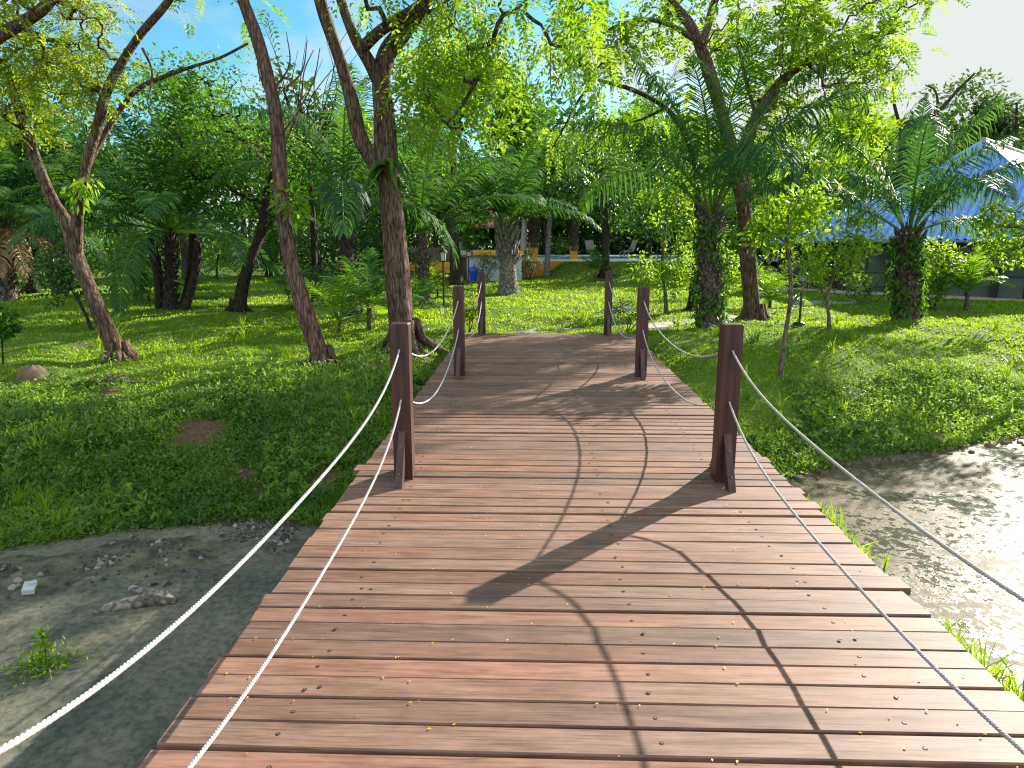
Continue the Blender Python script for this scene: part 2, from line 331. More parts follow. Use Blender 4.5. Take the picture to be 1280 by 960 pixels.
def watermat():
    m, n, l, b = mat('pond_scum_water')
    tc = n.new("ShaderNodeTexCoord"); sx = n.new("ShaderNodeSeparateXYZ"); l.new(tc.outputs['Object'], sx.inputs[0])
    def noise(s, d=6, r=.6, dist=0):
        z = n.new("ShaderNodeTexNoise"); z.inputs['Scale'].default_value = s; z.inputs['Detail'].default_value = d; z.inputs['Roughness'].default_value = r; z.inputs['Distortion'].default_value = dist
        l.new(tc.outputs['Object'], z.inputs[0]); return z
    sw = noise(.8, 7, .6, 1.2); fi = noise(16, 6, .7)
    rl = n.new("ShaderNodeValToRGB"); e = rl.color_ramp.elements
    e[0].position = .3; e[0].color = (.085, .092, .075, 1); e[1].position = .7; e[1].color = (.215, .200, .145, 1)
    l.new(sw.outputs[0], rl.inputs[0])
    rr = n.new("ShaderNodeValToRGB"); e = rr.color_ramp.elements
    e[0].position = .3; e[0].color = (.075, .060, .034, 1); e[1].position = .68; e[1].color = (.155, .124, .075, 1)
    l.new(sw.outputs[0], rr.inputs[0])
    side = n.new("ShaderNodeMapRange"); side.inputs[1].default_value = -1; side.inputs[2].default_value = 1.5; l.new(sx.outputs[0], side.inputs[0])
    mx = n.new("ShaderNodeMix"); mx.data_type = 'RGBA'
    l.new(side.outputs[0], mx.inputs[0]); l.new(rl.outputs[0], mx.inputs[6]); l.new(rr.outputs[0], mx.inputs[7])
    fm = n.new("ShaderNodeMix"); fm.data_type = 'RGBA'; fm.blend_type = 'MULTIPLY'; fm.inputs[0].default_value = .8
    fr = n.new("ShaderNodeValToRGB"); fr.color_ramp.elements[0].position = .38; fr.color_ramp.elements[0].color = (.5, .5, .5, 1); fr.color_ramp.elements[1].position = .6; fr.color_ramp.elements[1].color = (1.15, 1.15, 1.1, 1)
    l.new(fi.outputs[0], fr.inputs[0]); l.new(mx.outputs[2], fm.inputs[6]); l.new(fr.outputs[0], fm.inputs[7])
    l.new(fm.outputs[2], b.inputs['Base Color'])
    # floating scum flecks over murky water; clear openings mirror sky and trees
    cl = noise(.6, 6, .62, .8); fk = noise(9, 7, .75, .3)
    sd_ = n.new("ShaderNodeMapRange"); sd_.inputs[1].default_value = -1.5; sd_.inputs[2].default_value = 1.5; sd_.inputs[3].default_value = .34; sd_.inputs[4].default_value = .02; l.new(sx.outputs[0], sd_.inputs[0])
    cm = n.new("ShaderNodeMath"); cm.operation = 'MULTIPLY_ADD'; cm.inputs[1].default_value = -.75; l.new(cl.outputs[0], cm.inputs[0]); l.new(fk.outputs[0], cm.inputs[2])
    c2 = n.new("ShaderNodeMath"); c2.operation = 'ADD'; l.new(cm.outputs[0], c2.inputs[0]); l.new(sd_.outputs[0], c2.inputs[1])
    mk = n.new("ShaderNodeMapRange"); mk.inputs[1].default_value = .09; mk.inputs[2].default_value = .17; l.new(c2.outputs[0], mk.inputs[0])     # 1 = scum
    ro = n.new("ShaderNodeMapRange"); ro.inputs[3].default_value = .14; ro.inputs[4].default_value = .55; l.new(mk.outputs[0], ro.inputs[0]); l.new(ro.outputs[0], b.inputs['Roughness'])
    sp = n.new("ShaderNodeMapRange"); sp.inputs[3].default_value = .42; sp.inputs[4].default_value = .05; l.new(mk.outputs[0], sp.inputs[0]); l.new(sp.outputs[0], b.inputs['Specular IOR Level'])
    dk = n.new("ShaderNodeMix"); dk.data_type = 'RGBA'; dk.inputs[6].default_value = (.060, .058, .034, 1)
    l.new(mk.outputs[0], dk.inputs[0]); l.new(fm.outputs[2], dk.inputs[7]); l.new(dk.outputs[2], b.inputs['Base Color'])
    rip = noise(11, 5, .7, .4)
    bp = n.new("ShaderNodeBump"); bp.inputs['Strength'].default_value = 1.0; bp.inputs['Distance'].default_value = .0052
    l.new(rip.outputs[0], bp.inputs['Height']); l.new(bp.outputs[0], b.inputs['Normal'])
    return m
M['water'] = watermat()
def roofmat():
    m, n, l, b = mat('blue_metal_roof')
    b.inputs['Base Color'].default_value = (.06, .17, .52, 1); b.inputs['Roughness'].default_value = .38; b.inputs['Metallic'].default_value = .0
    tc = n.new("ShaderNodeTexCoord"); nz = n.new("ShaderNodeTexNoise"); nz.inputs['Scale'].default_value = 1.2; nz.inputs['Detail'].default_value = 5
    l.new(tc.outputs['Object'], nz.inputs[0])
    r = n.new("ShaderNodeValToRGB"); r.color_ramp.elements[0].color = (.13, .29, .68, 1); r.color_ramp.elements[1].color = (.20, .40, .80, 1)
    r.color_ramp.elements[0].position = .35; r.color_ramp.elements[1].position = .65
    l.new(nz.outputs[0], r.inputs[0])
    sx = n.new("ShaderNodeSeparateXYZ"); l.new(tc.outputs['Object'], sx.inputs[0])
    fr = n.new("ShaderNodeMath"); fr.operation = 'MULTIPLY_ADD'; fr.inputs[1].default_value = .62; fr.inputs[2].default_value = .25; l.new(sx.outputs[2], fr.inputs[0])
    f2 = n.new("ShaderNodeMath"); f2.operation = 'FRACT'; l.new(fr.outputs[0], f2.inputs[0])
    mr = n.new("ShaderNodeMapRange"); mr.inputs[1].default_value = .0; mr.inputs[2].default_value = .035; mr.inputs[3].default_value = .35; l.new(f2.outputs[0], mr.inputs[0])   # sheet overlaps
    st = n.new("ShaderNodeTexNoise"); st.inputs['Scale'].default_value = 3.5; st.inputs['Detail'].default_value = 8; l.new(tc.outputs['Object'], st.inputs[0])
    m3 = n.new("ShaderNodeMapRange"); m3.inputs[1].default_value = .35; m3.inputs[2].default_value = .6; m3.inputs[3].default_value = .72; l.new(st.outputs[0], m3.inputs[0])
    mu = n.new("ShaderNodeMath"); mu.operation = 'MULTIPLY'; l.new(mr.outputs[0], mu.inputs[0]); l.new(m3.outputs[0], mu.inputs[1])
    mx = n.new("ShaderNodeMix"); mx.data_type = 'RGBA'; mx.blend_type = 'MULTIPLY'; mx.inputs[0].default_value = 1
    l.new(r.outputs[0], mx.inputs[6]); l.new(mu.outputs[0], mx.inputs[7]); l.new(mx.outputs[2], b.inputs['Base Color'])
    return m
M['roof'] = roofmat()

# ------------------------------------------------------------------ mesh collecting
def norm(a):
    a = np.asarray(a, float); return a / np.maximum(np.linalg.norm(a, axis=-1, keepdims=True), 1e-9)
class MB:
    def __init__(s): s.v = []; s.f = []; s.t = []; s.m = []; s.sm = []; s.n = 0
    def add(s, v, f, tint=0.5, m=0, smooth=False):
        v = np.asarray(v, float).reshape(-1, 3); f = np.asarray(f, int)
        s.v.append(v); s.f.append(f + s.n); s.n += len(v)
        s.t.append(np.broadcast_to(np.asarray(tint, float), (len(v),)).copy())
        s.m.append(np.full(len(f), m)); s.sm.append(np.full(len(f), smooth))
    def box(s, c, d, m=0, tint=.5, rz=0, rx=0, ry=0):
        x, y, z = np.array(d) / 2
        v = np.array([(-x, -y, -z), (x, -y, -z), (x, y, -z), (-x, y, -z), (-x, -y, z), (x, -y, z), (x, y, z), (-x, y, z)])
        if rx: c_, s_ = math.cos(rx), math.sin(rx); v = v @ np.array([[1, 0, 0], [0, c_, -s_], [0, s_, c_]]).T
        if ry: c_, s_ = math.cos(ry), math.sin(ry); v = v @ np.array([[c_, 0, s_], [0, 1, 0], [-s_, 0, c_]]).T
        if rz: c_, s_ = math.cos(rz), math.sin(rz); v = v @ np.array([[c_, -s_, 0], [s_, c_, 0], [0, 0, 1]]).T
        s.add(v + np.array(c), [(0, 3, 2, 1), (4, 5, 6, 7), (0, 1, 5, 4), (1, 2, 6, 5), (2, 3, 7, 6), (3, 0, 4, 7)], tint, m)
    def tube(s, pts, rad, n=8, m=0, tint=.5, rough=0, cap=True, twist=0):
        pts = np.asarray(pts, float); K = len(pts); rad = np.broadcast_to(np.asarray(rad, float), (K,))
        tg = norm(np.gradient(pts, axis=0))
        u = np.zeros((K, 3)); ref = np.array([1., 0, 0]) if abs(tg[0][0]) < .8 else np.array([0, 1., 0])
        for i in range(K):
            ref = ref - tg[i] * np.dot(ref, tg[i]); ref = ref / max(np.linalg.norm(ref), 1e-9); u[i] = ref
        w = np.cross(tg, u)
        a = np.linspace(0, 2 * math.pi, n, endpoint=False)
        rr = rad[:, None] * np.ones((K, n))
        if rough:
            ph = rng.uniform(0, 6.28, 6)
            h = np.linspace(0, np.sum(np.linalg.norm(np.diff(pts, axis=0), axis=1)), K)[:, None]
            rr = rr * (1 + rough * (np.sin(3 * a + ph[0] + h * 1.1) + .7 * np.sin(5 * a + ph[1] - h * 1.7) + .6 * np.sin(9 * a + ph[2] + h * .9) + .8 * np.sin(h * 3.1 + ph[3] + 2 * a)))
        v = pts[:, None] + (u[:, None] * np.cos(a)[None, :, None] + w[:, None] * np.sin(a)[None, :, None]) * rr[:, :, None]
        i, j = np.meshgrid(np.arange(K - 1), np.arange(n), indexing='ij'); j2 = (j + 1) % n
        f = np.stack([i * n + j, i * n + j2, (i + 1) * n + j2, (i + 1) * n + j], -1).reshape(-1, 4)
        s.add(v.reshape(-1, 3), f, tint, m, True)
        if cap:
            for k, rev in ((0, 1), (K - 1, 0)):
                ring = v[k]; cv = np.vstack([ring, ring.mean(0)])
                tri = [(j, (j + 1) % n, n) if not rev else ((j + 1) % n, j, n) for j in range(n)]
                s.add(cv, tri, tint, m, False)
    def leaves(s, p, d, nrm, L, W, m=0, tint=None):
        """rhombic leaf blades, slightly folded along the midrib"""
        p = np.asarray(p).reshape(-1, 3); N = len(p)
        if N == 0: return
        d = norm(np.broadcast_to(d, p.shape)); side = norm(np.cross(d, nrm)); up = np.cross(side, d)
        L = np.broadcast_to(np.asarray(L, float), (N,))[:, None]; W = np.broadcast_to(np.asarray(W, float), (N,))[:, None]
        mid = p + d * L * .45
        v = np.stack([p, mid + side * W * .5 + up * W * .12, p + d * L, mid - side * W * .5 + up * W * .12], 1)
        f = np.arange(N * 4).reshape(N, 4)
        t = rng.uniform(0, 1, N) if tint is None else np.broadcast_to(tint, (N,))
        s.add(v.reshape(-1, 3), f, np.repeat(t, 4), m)
    def build(s, name, mats, parent=None, base=None):
        me = bpy.data.meshes.new(name)
        if not isinstance(mats, (list, tuple)): mats = [mats]
        for m in mats: me.materials.append(m)
        V = np.concatenate(s.v)
        if base is not None: V = V - np.asarray(base)
        tot = np.concatenate([np.full(len(f), f.shape[1]) for f in s.f])
        idx = np.concatenate([f.ravel() for f in s.f])
        me.vertices.add(len(V)); me.vertices.foreach_set('co', V.astype(np.float32).ravel())
        me.loops.add(len(idx)); me.loops.foreach_set('vertex_index', idx.astype(np.int32))
        me.polygons.add(len(tot)); st = np.concatenate([[0], np.cumsum(tot)[:-1]])
        me.polygons.foreach_set('loop_start', st.astype(np.int32))
        me.polygons.foreach_set('loop_total', tot.astype(np.int32))
        me.polygons.foreach_set('material_index', np.concatenate(s.m).astype(np.int32))
        me.polygons.foreach_set('use_smooth', np.concatenate(s.sm).astype(bool))
        at = me.attributes.new('tint', 'FLOAT', 'POINT'); at.data.foreach_set('value', np.concatenate(s.t).astype(np.float32))
        me.update(calc_edges=True); me.validate()
        o = bpy.data.objects.new(name, me); col.objects.link(o)
        if parent is not None: o.parent = parent
        return o
def thing(name, label, cat, loc=(0, 0, 0), group=None):
    o = bpy.data.objects.new(name, None); col.objects.link(o); o.empty_display_size = .2
    o.location = tuple(float(v) for v in loc); o['label'] = label; o['category'] = cat
    if group: o['group'] = group
    return o
def tag(o, label, cat, group=None):
    o['label'] = label; o['category'] = cat
    if group: o['group'] = group
    return o
def struct(o, kind='structure'): o['kind'] = kind; return o
def smooth_curve(pts, per=6):
    P = np.asarray(pts, float)
    if len(P) < 3: 
        t = np.linspace(0, 1, per + 1)[:, None]; return P[0] * (1 - t) + P[-1] * t
    Q = np.vstack([2 * P[0] - P[1], P, 2 * P[-1] - P[-2]]); out = []
    for i in range(1, len(Q) - 2):
        t = np.linspace(0, 1, per, endpoint=False)[:, None]
        p0, p1, p2, p3 = Q[i - 1], Q[i], Q[i + 1], Q[i + 2]
        out.append(.5 * (2 * p1 + (p2 - p0) * t + (2 * p0 - 5 * p1 + 4 * p2 - p3) * t ** 2 + (3 * p1 - p0 - 3 * p2 + p3) * t ** 3))
    return np.vstack(out + [P[-1:]])
def rnd_dirs(n, up=0.0):
    d = norm(rng.normal(size=(n, 3))); d[:, 2] += up; return norm(d)

# ------------------------------------------------------------------ trees
def pinnate(mb, S, D, L, n, ll, lw, m=0, droop=.35, tint=None):
    """compound leaves: a rachis from S along D with n pairs of leaflets"""
    S = np.asarray(S); N = len(S); D = norm(D)
    upv = norm(rng.normal(size=(N, 3)) * .45 + np.array([0, 0, 1.])); side = norm(np.cross(D, upv)); U = np.cross(side, D)
    L = np.broadcast_to(np.asarray(L, float), (N,))
    k = (np.arange(n) + .8) / n
    P = S[:, None] + D[:, None] * (L[:, None] * k)[..., None]
    P[..., 2] -= droop * L[:, None] * k[None] ** 2
    t0 = rng.uniform(0, 1, N) if tint is None else np.broadcast_to(tint, (N,))
    for sg in (-1, 1):
        dd = norm(side[:, None] * sg * .85 + D[:, None] * .5 + np.array([0, 0, -.25]) + rng.normal(size=(N, n, 3)) * .12)
        nn = np.broadcast_to(U[:, None], (N, n, 3)) + rng.normal(size=(N, n, 3)) * .25
        sz = (1 - .35 * np.abs(k * 2 - .9))[None] * np.ones((N, 1))
        t = np.clip(t0[:, None] + rng.normal(size=(N, n)) * .12, 0, 1)
        mb.leaves(P.reshape(-1, 3), dd.reshape(-1, 3), nn.reshape(-1, 3), (ll * sz).ravel(), (lw * sz).ravel(), m, t.ravel())
def leaf_clusters(mb, C, rad, style, m=0):
    """style: dict(kind, n, L, pairs, ll, lw, droop)"""
    C = np.asarray(C); K = len(C)
    if K == 0: return
    n = style['n']
    off = rng.normal(size=(K, n, 3)) * .5; off = off / np.maximum(1, np.linalg.norm(off, axis=-1, keepdims=True))
    off[..., 2] *= style.get('flat', .7)
    rad = np.broadcast_to(np.asarray(rad, float), (K,))
    S = (C[:, None] + off * rad[:, None, None]).reshape(-1, 3)
    D = norm(off + rng.normal(size=off.shape) * .35 + np.array([0, 0, style.get('up', -.1)])).reshape(-1, 3)
    ct = np.repeat(rng.normal(.5, .22, K), n)            # each spray leans light or dark as a whole
    tint = np.clip(ct + rng.normal(size=len(S)) * .2, 0, 1)
    if style['kind'] == 'pinnate':
        pinnate(mb, S, D, style['L'] * rng.uniform(.7, 1.2, len(S)), style['pairs'], style['ll'], style['lw'], m, style.get('droop', .35), tint)
    else:
        nr = rng.normal(size=S.shape) * .6 + np.array([0, 0, 1.])
        sc = rng.uniform(.65, 1.25, len(S))
        mb.leaves(S, D, nr, style['ll'] * sc, style['lw'] * sc, m, tint)
def blob_points(blobs, per):
    """cluster centres in ellipsoids (cx,cy,cz,rx,ry,rz,count), biased to the shell with gaps"""
    out = []
    for b in blobs:
        c, r, k = np.array(b[:3]), np.array(b[3:6]), int(b[6] * per)
        d = norm(rng.normal(size=(k, 3))); q = rng.uniform(.25, 1, (k, 1)) ** .45
        out.append(c + d * q * r * (1 + .18 * rng.normal(size=(k, 1))))
    return np.vstack(out)
def grow(mb, limbs, C, rtip=.012, m=0, maxr=.09, jit=.12):
    """twigs joining each leaf cluster to the nearest limb or earlier cluster"""
    P = []; 
    for pts, r0, r1 in limbs:
        k = len(pts)
        for i in range(k // 4, k): P.append(pts[i])
    nl = len(P); pos = np.zeros((nl + 2 * len(C), 3)); pos[:nl] = P; par = np.full(len(pos), -1); cnt = np.zeros(len(pos)); N = nl
    dl = np.min(np.linalg.norm(C[:, None] - pos[None, :nl], axis=2), axis=1)
    for ci in np.argsort(dl):
        c = C[ci]; d = np.linalg.norm(pos[:N] - c, axis=1) + .45 * np.maximum(0, pos[:N, 2] - c[2])
        d[:nl] *= 1.15
        j = int(np.argmin(d)); pos[N] = c; par[N] = j; N += 1
    order = range(N - 1, nl - 1, -1); cnt[nl:N] = 1
    for i in order:
        if par[i] >= nl: cnt[par[i]] += cnt[i]
    for i in range(nl, N):
        a, b = pos[par[i]], pos[i]; L = np.linalg.norm(b - a)
        if L < .05: continue
        r1 = min(maxr, rtip * cnt[i] ** .5); r0 = min(maxr, rtip * (cnt[i] + 1) ** .5) * 1.15
        t = np.linspace(0, 1, 5)[:, None]; q = a * (1 - t) + b * t
        q[1:4] += rng.normal(size=(3, 3)) * jit * L * .5; q[1:4, 2] -= .10 * L * np.array([.7, 1, .7])
        mb.tube(q, np.linspace(r0, r1 * .8, 5), 5, m, cap=False)
ST = dict(
    feathery=dict(kind='pinnate', n=11, L=.34, pairs=7, ll=.11, lw=.042, droop=.3, flat=.6),
    hanging=dict(kind='pinnate', n=12, L=.42, pairs=8, ll=.16, lw=.06, droop=.9, flat=.8, up=-.6),
    pinn=dict(kind='pinnate', n=12, L=.42, pairs=6, ll=.16, lw=.075, droop=.35, flat=.6),
    broad=dict(kind='broad', n=60, ll=.26, lw=.12, flat=.75),
    small=dict(kind='broad', n=55, ll=.13, lw=.07, flat=.8),
    far=dict(kind='broad', n=70, ll=.36, lw=.17, flat=.65),
)
def tree(name, label, base, limbs, blobs, leaf, style, bark, per=1.0, crad=.6, group=None, rtip=.012, cat='tree', n=10, rough=.075, epi=None, skip=0.0, maxr=.09, twig=True):
    """limbs: list of (points, r0, r1); blobs: crown ellipsoids"""
    root = thing(name, label, cat, base, group)
    tb = MB(); L2 = []
    for li, (pts, r0, r1) in enumerate(limbs):
        q = smooth_curve(pts, 6); K = len(q)
        t = np.linspace(0, 1, K); r = r0 + (r1 - r0) * t ** .85
        if li == 0: r = r * (1 + .45 * np.exp(-t * K / 2.2))
        tb.tube(q, r, n if r0 > .05 else 6, rough=rough if r0 > .05 else 0)
        L2.append((q, r0, r1))
    if limbs[0][1] > .12 and not name.startswith('broad'):
        r0 = limbs[0][1]
        for k in range(6):
            a = k * 1.047 + rng.normal() * .2; h_ = np.array([math.cos(a), math.sin(a), 0]); b_ = np.asarray(base)
            tb.tube(smooth_curve([b_ + h_ * r0 * .75 + (0, 0, r0 * 1.9), b_ + h_ * r0 * 1.15 + (0, 0, r0 * .7), b_ + h_ * r0 * 1.8 + (0, 0, .03), b_ + h_ * r0 * 2.7 - (0, 0, .12)], 4), np.linspace(r0 * .42, r0 * .2, 13), 7, rough=.1)
    if blobs:
        C = blob_points(blobs, per); C = C[C[:, 2] > base[2] + .25]
        if twig: grow(tb, L2, C, rtip, 0, maxr)
        cb = MB(); leaf_clusters(cb, C, crad * rng.uniform(.7, 1.25, len(C)), ST[style] if isinstance(style, str) else style)
        cb.build('crown', M[leaf], root, base)
    tb.build('trunk', M[bark], root, base)
    return root
def ell(px, py, Y, wpx, hpx, count, dY=None):
    """crown ellipsoid seen centred at a pixel, wpx/hpx full size in pixels"""
    c = A(px, py, Y); s = Y / FPX
    return (*c, wpx * s / 2, dY if dY else wpx * s / 2.4, hpx * s / 2, count)

# ------------------------------------------------------------------ palms
def frond(mb, base, az, el0, L, bend, n=60, ll=.8, lw=.045, grav=.5, m=0, mr=1, tint=None, s0=.16):
    K = 18; s = np.linspace(0, 1, K)
    el = el0 - bend * s ** 1.35
    h = np.array([math.cos(az), math.sin(az), 0])
    step = np.stack([np.cos(el) * h[0], np.cos(el) * h[1], np.sin(el)], 1) * L / (K - 1)
    curve = np.asarray(base) + np.vstack([np.zeros(3), np.cumsum(step, 0)[:-1]])
    mb.tube(curve, .032 * (L / 4) * (1 - .85 * s) + .004, 5, mr, cap=False)
    sj = np.linspace(s0, .995, n) + rng.normal(size=n) * .003
    P = np.stack([np.interp(sj, s, curve[:, i]) for i in range(3)], 1)
    T = norm(np.stack([np.interp(sj, s, step[:, i]) for i in range(3)], 1))
    side = norm(np.cross(T, np.array([0, 0, 1.]))); up = np.cross(side, T)
    prof = np.sin(np.pi * (.16 + .80 * (sj - s0) / (1 - s0))) ** .7
    t0 = rng.uniform(.2, .8) if tint is None else tint
    for sg in (-1, 1):
        N = n
        d = norm(side * sg * .9 + T * (.45 + .5 * sj[:, None] ** 2) + up * rng.uniform(-.05, .35, (N, 1)) + rng.normal(size=(N, 3)) * .10)
        l = (ll * prof * rng.uniform(.85, 1.1, N))[:, None]
        wv = norm(np.cross(d, np.cross(T, d)))              # width runs along the rachis
        pts = [P]; dirs = d
        for k in range(3):
            pts.append(pts[-1] + dirs * l / 3); dirs = norm(dirs + np.array([0, 0, -1.]) * grav * (.6 + .5 * k))
        wd = [.5, 1, .8, .08]
        V = np.stack([np.stack([pts[k] - wv * lw * wd[k] * .5, pts[k] + wv * lw * wd[k] * .5], 1) for k in range(4)], 1)  # N,4,2,3
        f = []
        for k in range(3): f.append(np.array([2 * k, 2 * k + 1, 2 * k + 3, 2 * k + 2]))
        f = np.stack(f)[None] + (np.arange(N) * 8)[:, None, None]
        tt = np.clip(t0 + rng.normal(size=N) * .15, 0, 1)
        mb.add(V.reshape(-1, 3), f.reshape(-1, 4), np.repeat(tt, 8), m)
def palm(name, label, base, top, r, fronds, L, leaf='palm', n=60, ll=.8, lw=.045, grav=.5, boots=True, dry=0, lean=(0, 0), bark='palm_trunk', vine=None, group=None, el=(0.2, 1.45), bend=(.9, 1.7), cat='palm', azs=None, stems=None, boot_from=.0):
    base = np.asarray(base, float); root = thing(name, label, cat, base, group)
    top = np.asarray(top, float)
    tb = MB(); K = 22; t = np.linspace(0, 1, K)
    q = base * (1 - t)[:, None] + top * t[:, None]; q[0] -= (0, 0, .25)
    rad = r * (1.15 - .25 * t) * (1 + .35 * np.exp(-t * 9))
    tb.tube(q, rad, 14, rough=.03)
    H = top[2] - base[2]
    if boots:                                             # cut frond bases spiralling up the trunk
        nb = int(H * (1 - boot_from) * 34 * max(.7, r / .25)); nb = min(nb, 150)
        for i in range(nb):
            tt = boot_from + (1 - boot_from) * i / nb; a = i * 2.39996
            p = base * (1 - tt) + top * tt; h = np.array([math.cos(a), math.sin(a), 0]); rr = np.interp(tt, t, rad)
            bl = rng.uniform(.22, .42) * (r / .28) * (.6 + .7 * tt)
            b0 = p + h * rr * .80; b1 = p + h * (rr * 1.0 + bl * .30) + np.array([0, 0, bl * .6]); b2 = b1 + h * bl * .18 + np.array([0, 0, bl * .5])
            tb.tube([b0, b1, b2], [.085 * r / .28, .06 * r / .28, .035 * r / .28], 5)
    for (sb, st) in (stems or []):
        tb.tube(smooth_curve([sb, (np.array(sb) + st) / 2 + (.1, 0, 0), st], 5), r * .8, 8, rough=.05)
    tb.build('trunk', M[bark], root, base)
    cb = MB()
    for i in range(fronds):
        u = (i + .5) / fronds
        az = i * 2.39996 + rng.normal() * .15 if azs is None else azs[i % len(azs)] + rng.normal() * .12
        e0 = el[0] + (el[1] - el[0]) * u ** .8 + rng.normal() * .06; bd = bend[1] + (bend[0] - bend[1]) * u + rng.normal() * .1
        frond(cb, top + np.array([math.cos(az), math.sin(az), 0]) * r * .5 + (0, 0, .1 * u), az, e0, L * rng.uniform(.82, 1.1), bd, n, ll, lw, grav, 0, 1)
    cb.build('crown', [M[leaf], M['palm_light']], root, base)
    if dry:
        db = MB()
        for i in range(dry):
            az = rng.uniform(0, 6.28)
            frond(db, top - (0, 0, .2), az, -.2, L * .75, 1.2, n // 2, ll * .8, lw, .9, 0, 0)
        db.build('dead_fronds', M['palm_dry'], root, base)
    if vine:                                              # climber leaves hugging the trunk
        vb = MB(); N = vine; tt = rng.uniform(.02, 1, N) ** .9; a = rng.uniform(0, 6.28, N)
        hh = np.stack([np.cos(a), np.sin(a), np.zeros(N)], 1)
        keep = np.sin(a * 2 + tt * 5) + np.sin(tt * 13 + a) + rng.normal(size=N) * .5 > -.1
        P = (base * (1 - tt)[:, None] + top * tt[:, None] + hh * (np.interp(tt, t, rad) + rng.uniform(.02, .22, N))[:, None])[keep]
        hk = hh[keep]
        vb.leaves(P, hk * .5 + np.array([0, 0, -.8]) + rng.normal(size=P.shape) * .4, hk + rng.normal(size=P.shape) * .4, rng.uniform(.09, .17, len(P)), rng.uniform(.06, .11, len(P)))
        vb.build('vine', M['leaf_mid'], root, base)
    return root

# ================================================================== GROUND AND WATER
gx = np.concatenate([-np.geomspace(26, 500, 22)[::-1], np.arange(-24, -14, .5), np.arange(-14, 14, .16), np.arange(14, 26, .5), np.geomspace(27, 500, 22)])
gy = np.concatenate([-np.geomspace(6, 200, 12)[::-1], np.arange(-5, 4, .5), np.arange(4, 19, .14), np.arange(19, 50, .5), np.geomspace(51, 900, 26)])
X, Y_ = np.meshgrid(gx, gy, indexing='xy')
Z = zg(X, Y_)
mb = MB(); nx, ny = len(gx), len(gy)
i, j = np.meshgrid(np.arange(ny - 1), np.arange(nx - 1), indexing='ij')
f = np.stack([i * nx + j, i * nx + j + 1, (i + 1) * nx + j + 1, (i + 1) * nx + j], -1).reshape(-1, 4)
tsh = (Y_ - shore(X))
mud = np.clip(1 - (tsh - .05) / np.where(X < 0, .9, .45), 0, 1) * (Y_ < 60) * ~((X > 2) & (X < 3.2) & (Y_ < 5.6) & (Z > WATER_Z + .1))
bankside = np.exp(-((X + 1.9) / .55) ** 2) * (Y_ > 8) * (Y_ < 14) * .75     # bare earth beside the deck
mb.add(np.stack([X, Y_, Z], -1).reshape(-1, 3), f, np.clip(np.maximum(mud, bankside), 0, 1).ravel(), 0, True)
go = mb.build('ground', M['ground'])
sa = go.data.attributes.new('soil', 'FLOAT', 'POINT'); sa.data.foreach_set('value', soil(X, Y_).ravel().astype(np.float32)); struct(go)
mb = MB(); mb.add([(-60, -12, WATER_Z), (60, -12, WATER_Z), (60, 18, WATER_Z), (-60, 18, WATER_Z)], [(0, 1, 2, 3)])
struct(mb.build('pond_water', M['water']))

# stone path leaving the deck end to the right, and a slab path by the pavilion
def slab(mb, pxs, h=.012):
    P = [GH(*p) for p in pxs]; n = len(P)
    top = np.array(P) + (0, 0, h); bot = np.array(P) - (0, 0, .12)
    mb.add(np.vstack([top, bot]), [(0, 1, 2, 3)] if n == 4 else [tuple(range(n))])
    mb.add(np.vstack([top, bot]), [(k, k + n, (k + 1) % n + n, (k + 1) % n) for k in range(n)])
mb = MB()
for q in ([(640, 417.5), (700, 417.5), (716, 411), (668, 411)], [(704, 417.5), (752, 417.5), (758, 409), (720, 410.5)], [(756, 414), (800, 413), (796, 406), (762, 408)],
          [(804, 412), (845, 408), (838, 402), (800, 405)], [(849, 407), (885, 403), (876, 398), (842, 401)], [(889, 402), (925, 397), (914, 393), (880, 397)],
          [(930, 396), (968, 391), (958, 388), (919, 392)], [(972, 390), (1008, 385), (1000, 382), (962, 387)]):
    slab(mb, q)
struct(mb.build('stone_path', M['stone']))
mb = MB()
for q in ([(985, 383), (1022, 382), (1030, 376), (990, 377)], [(1026, 381), (1070, 379), (1072, 374), (1034, 375.5)]): slab(mb, q)
struct(mb.build('paved_path', M['stone']))

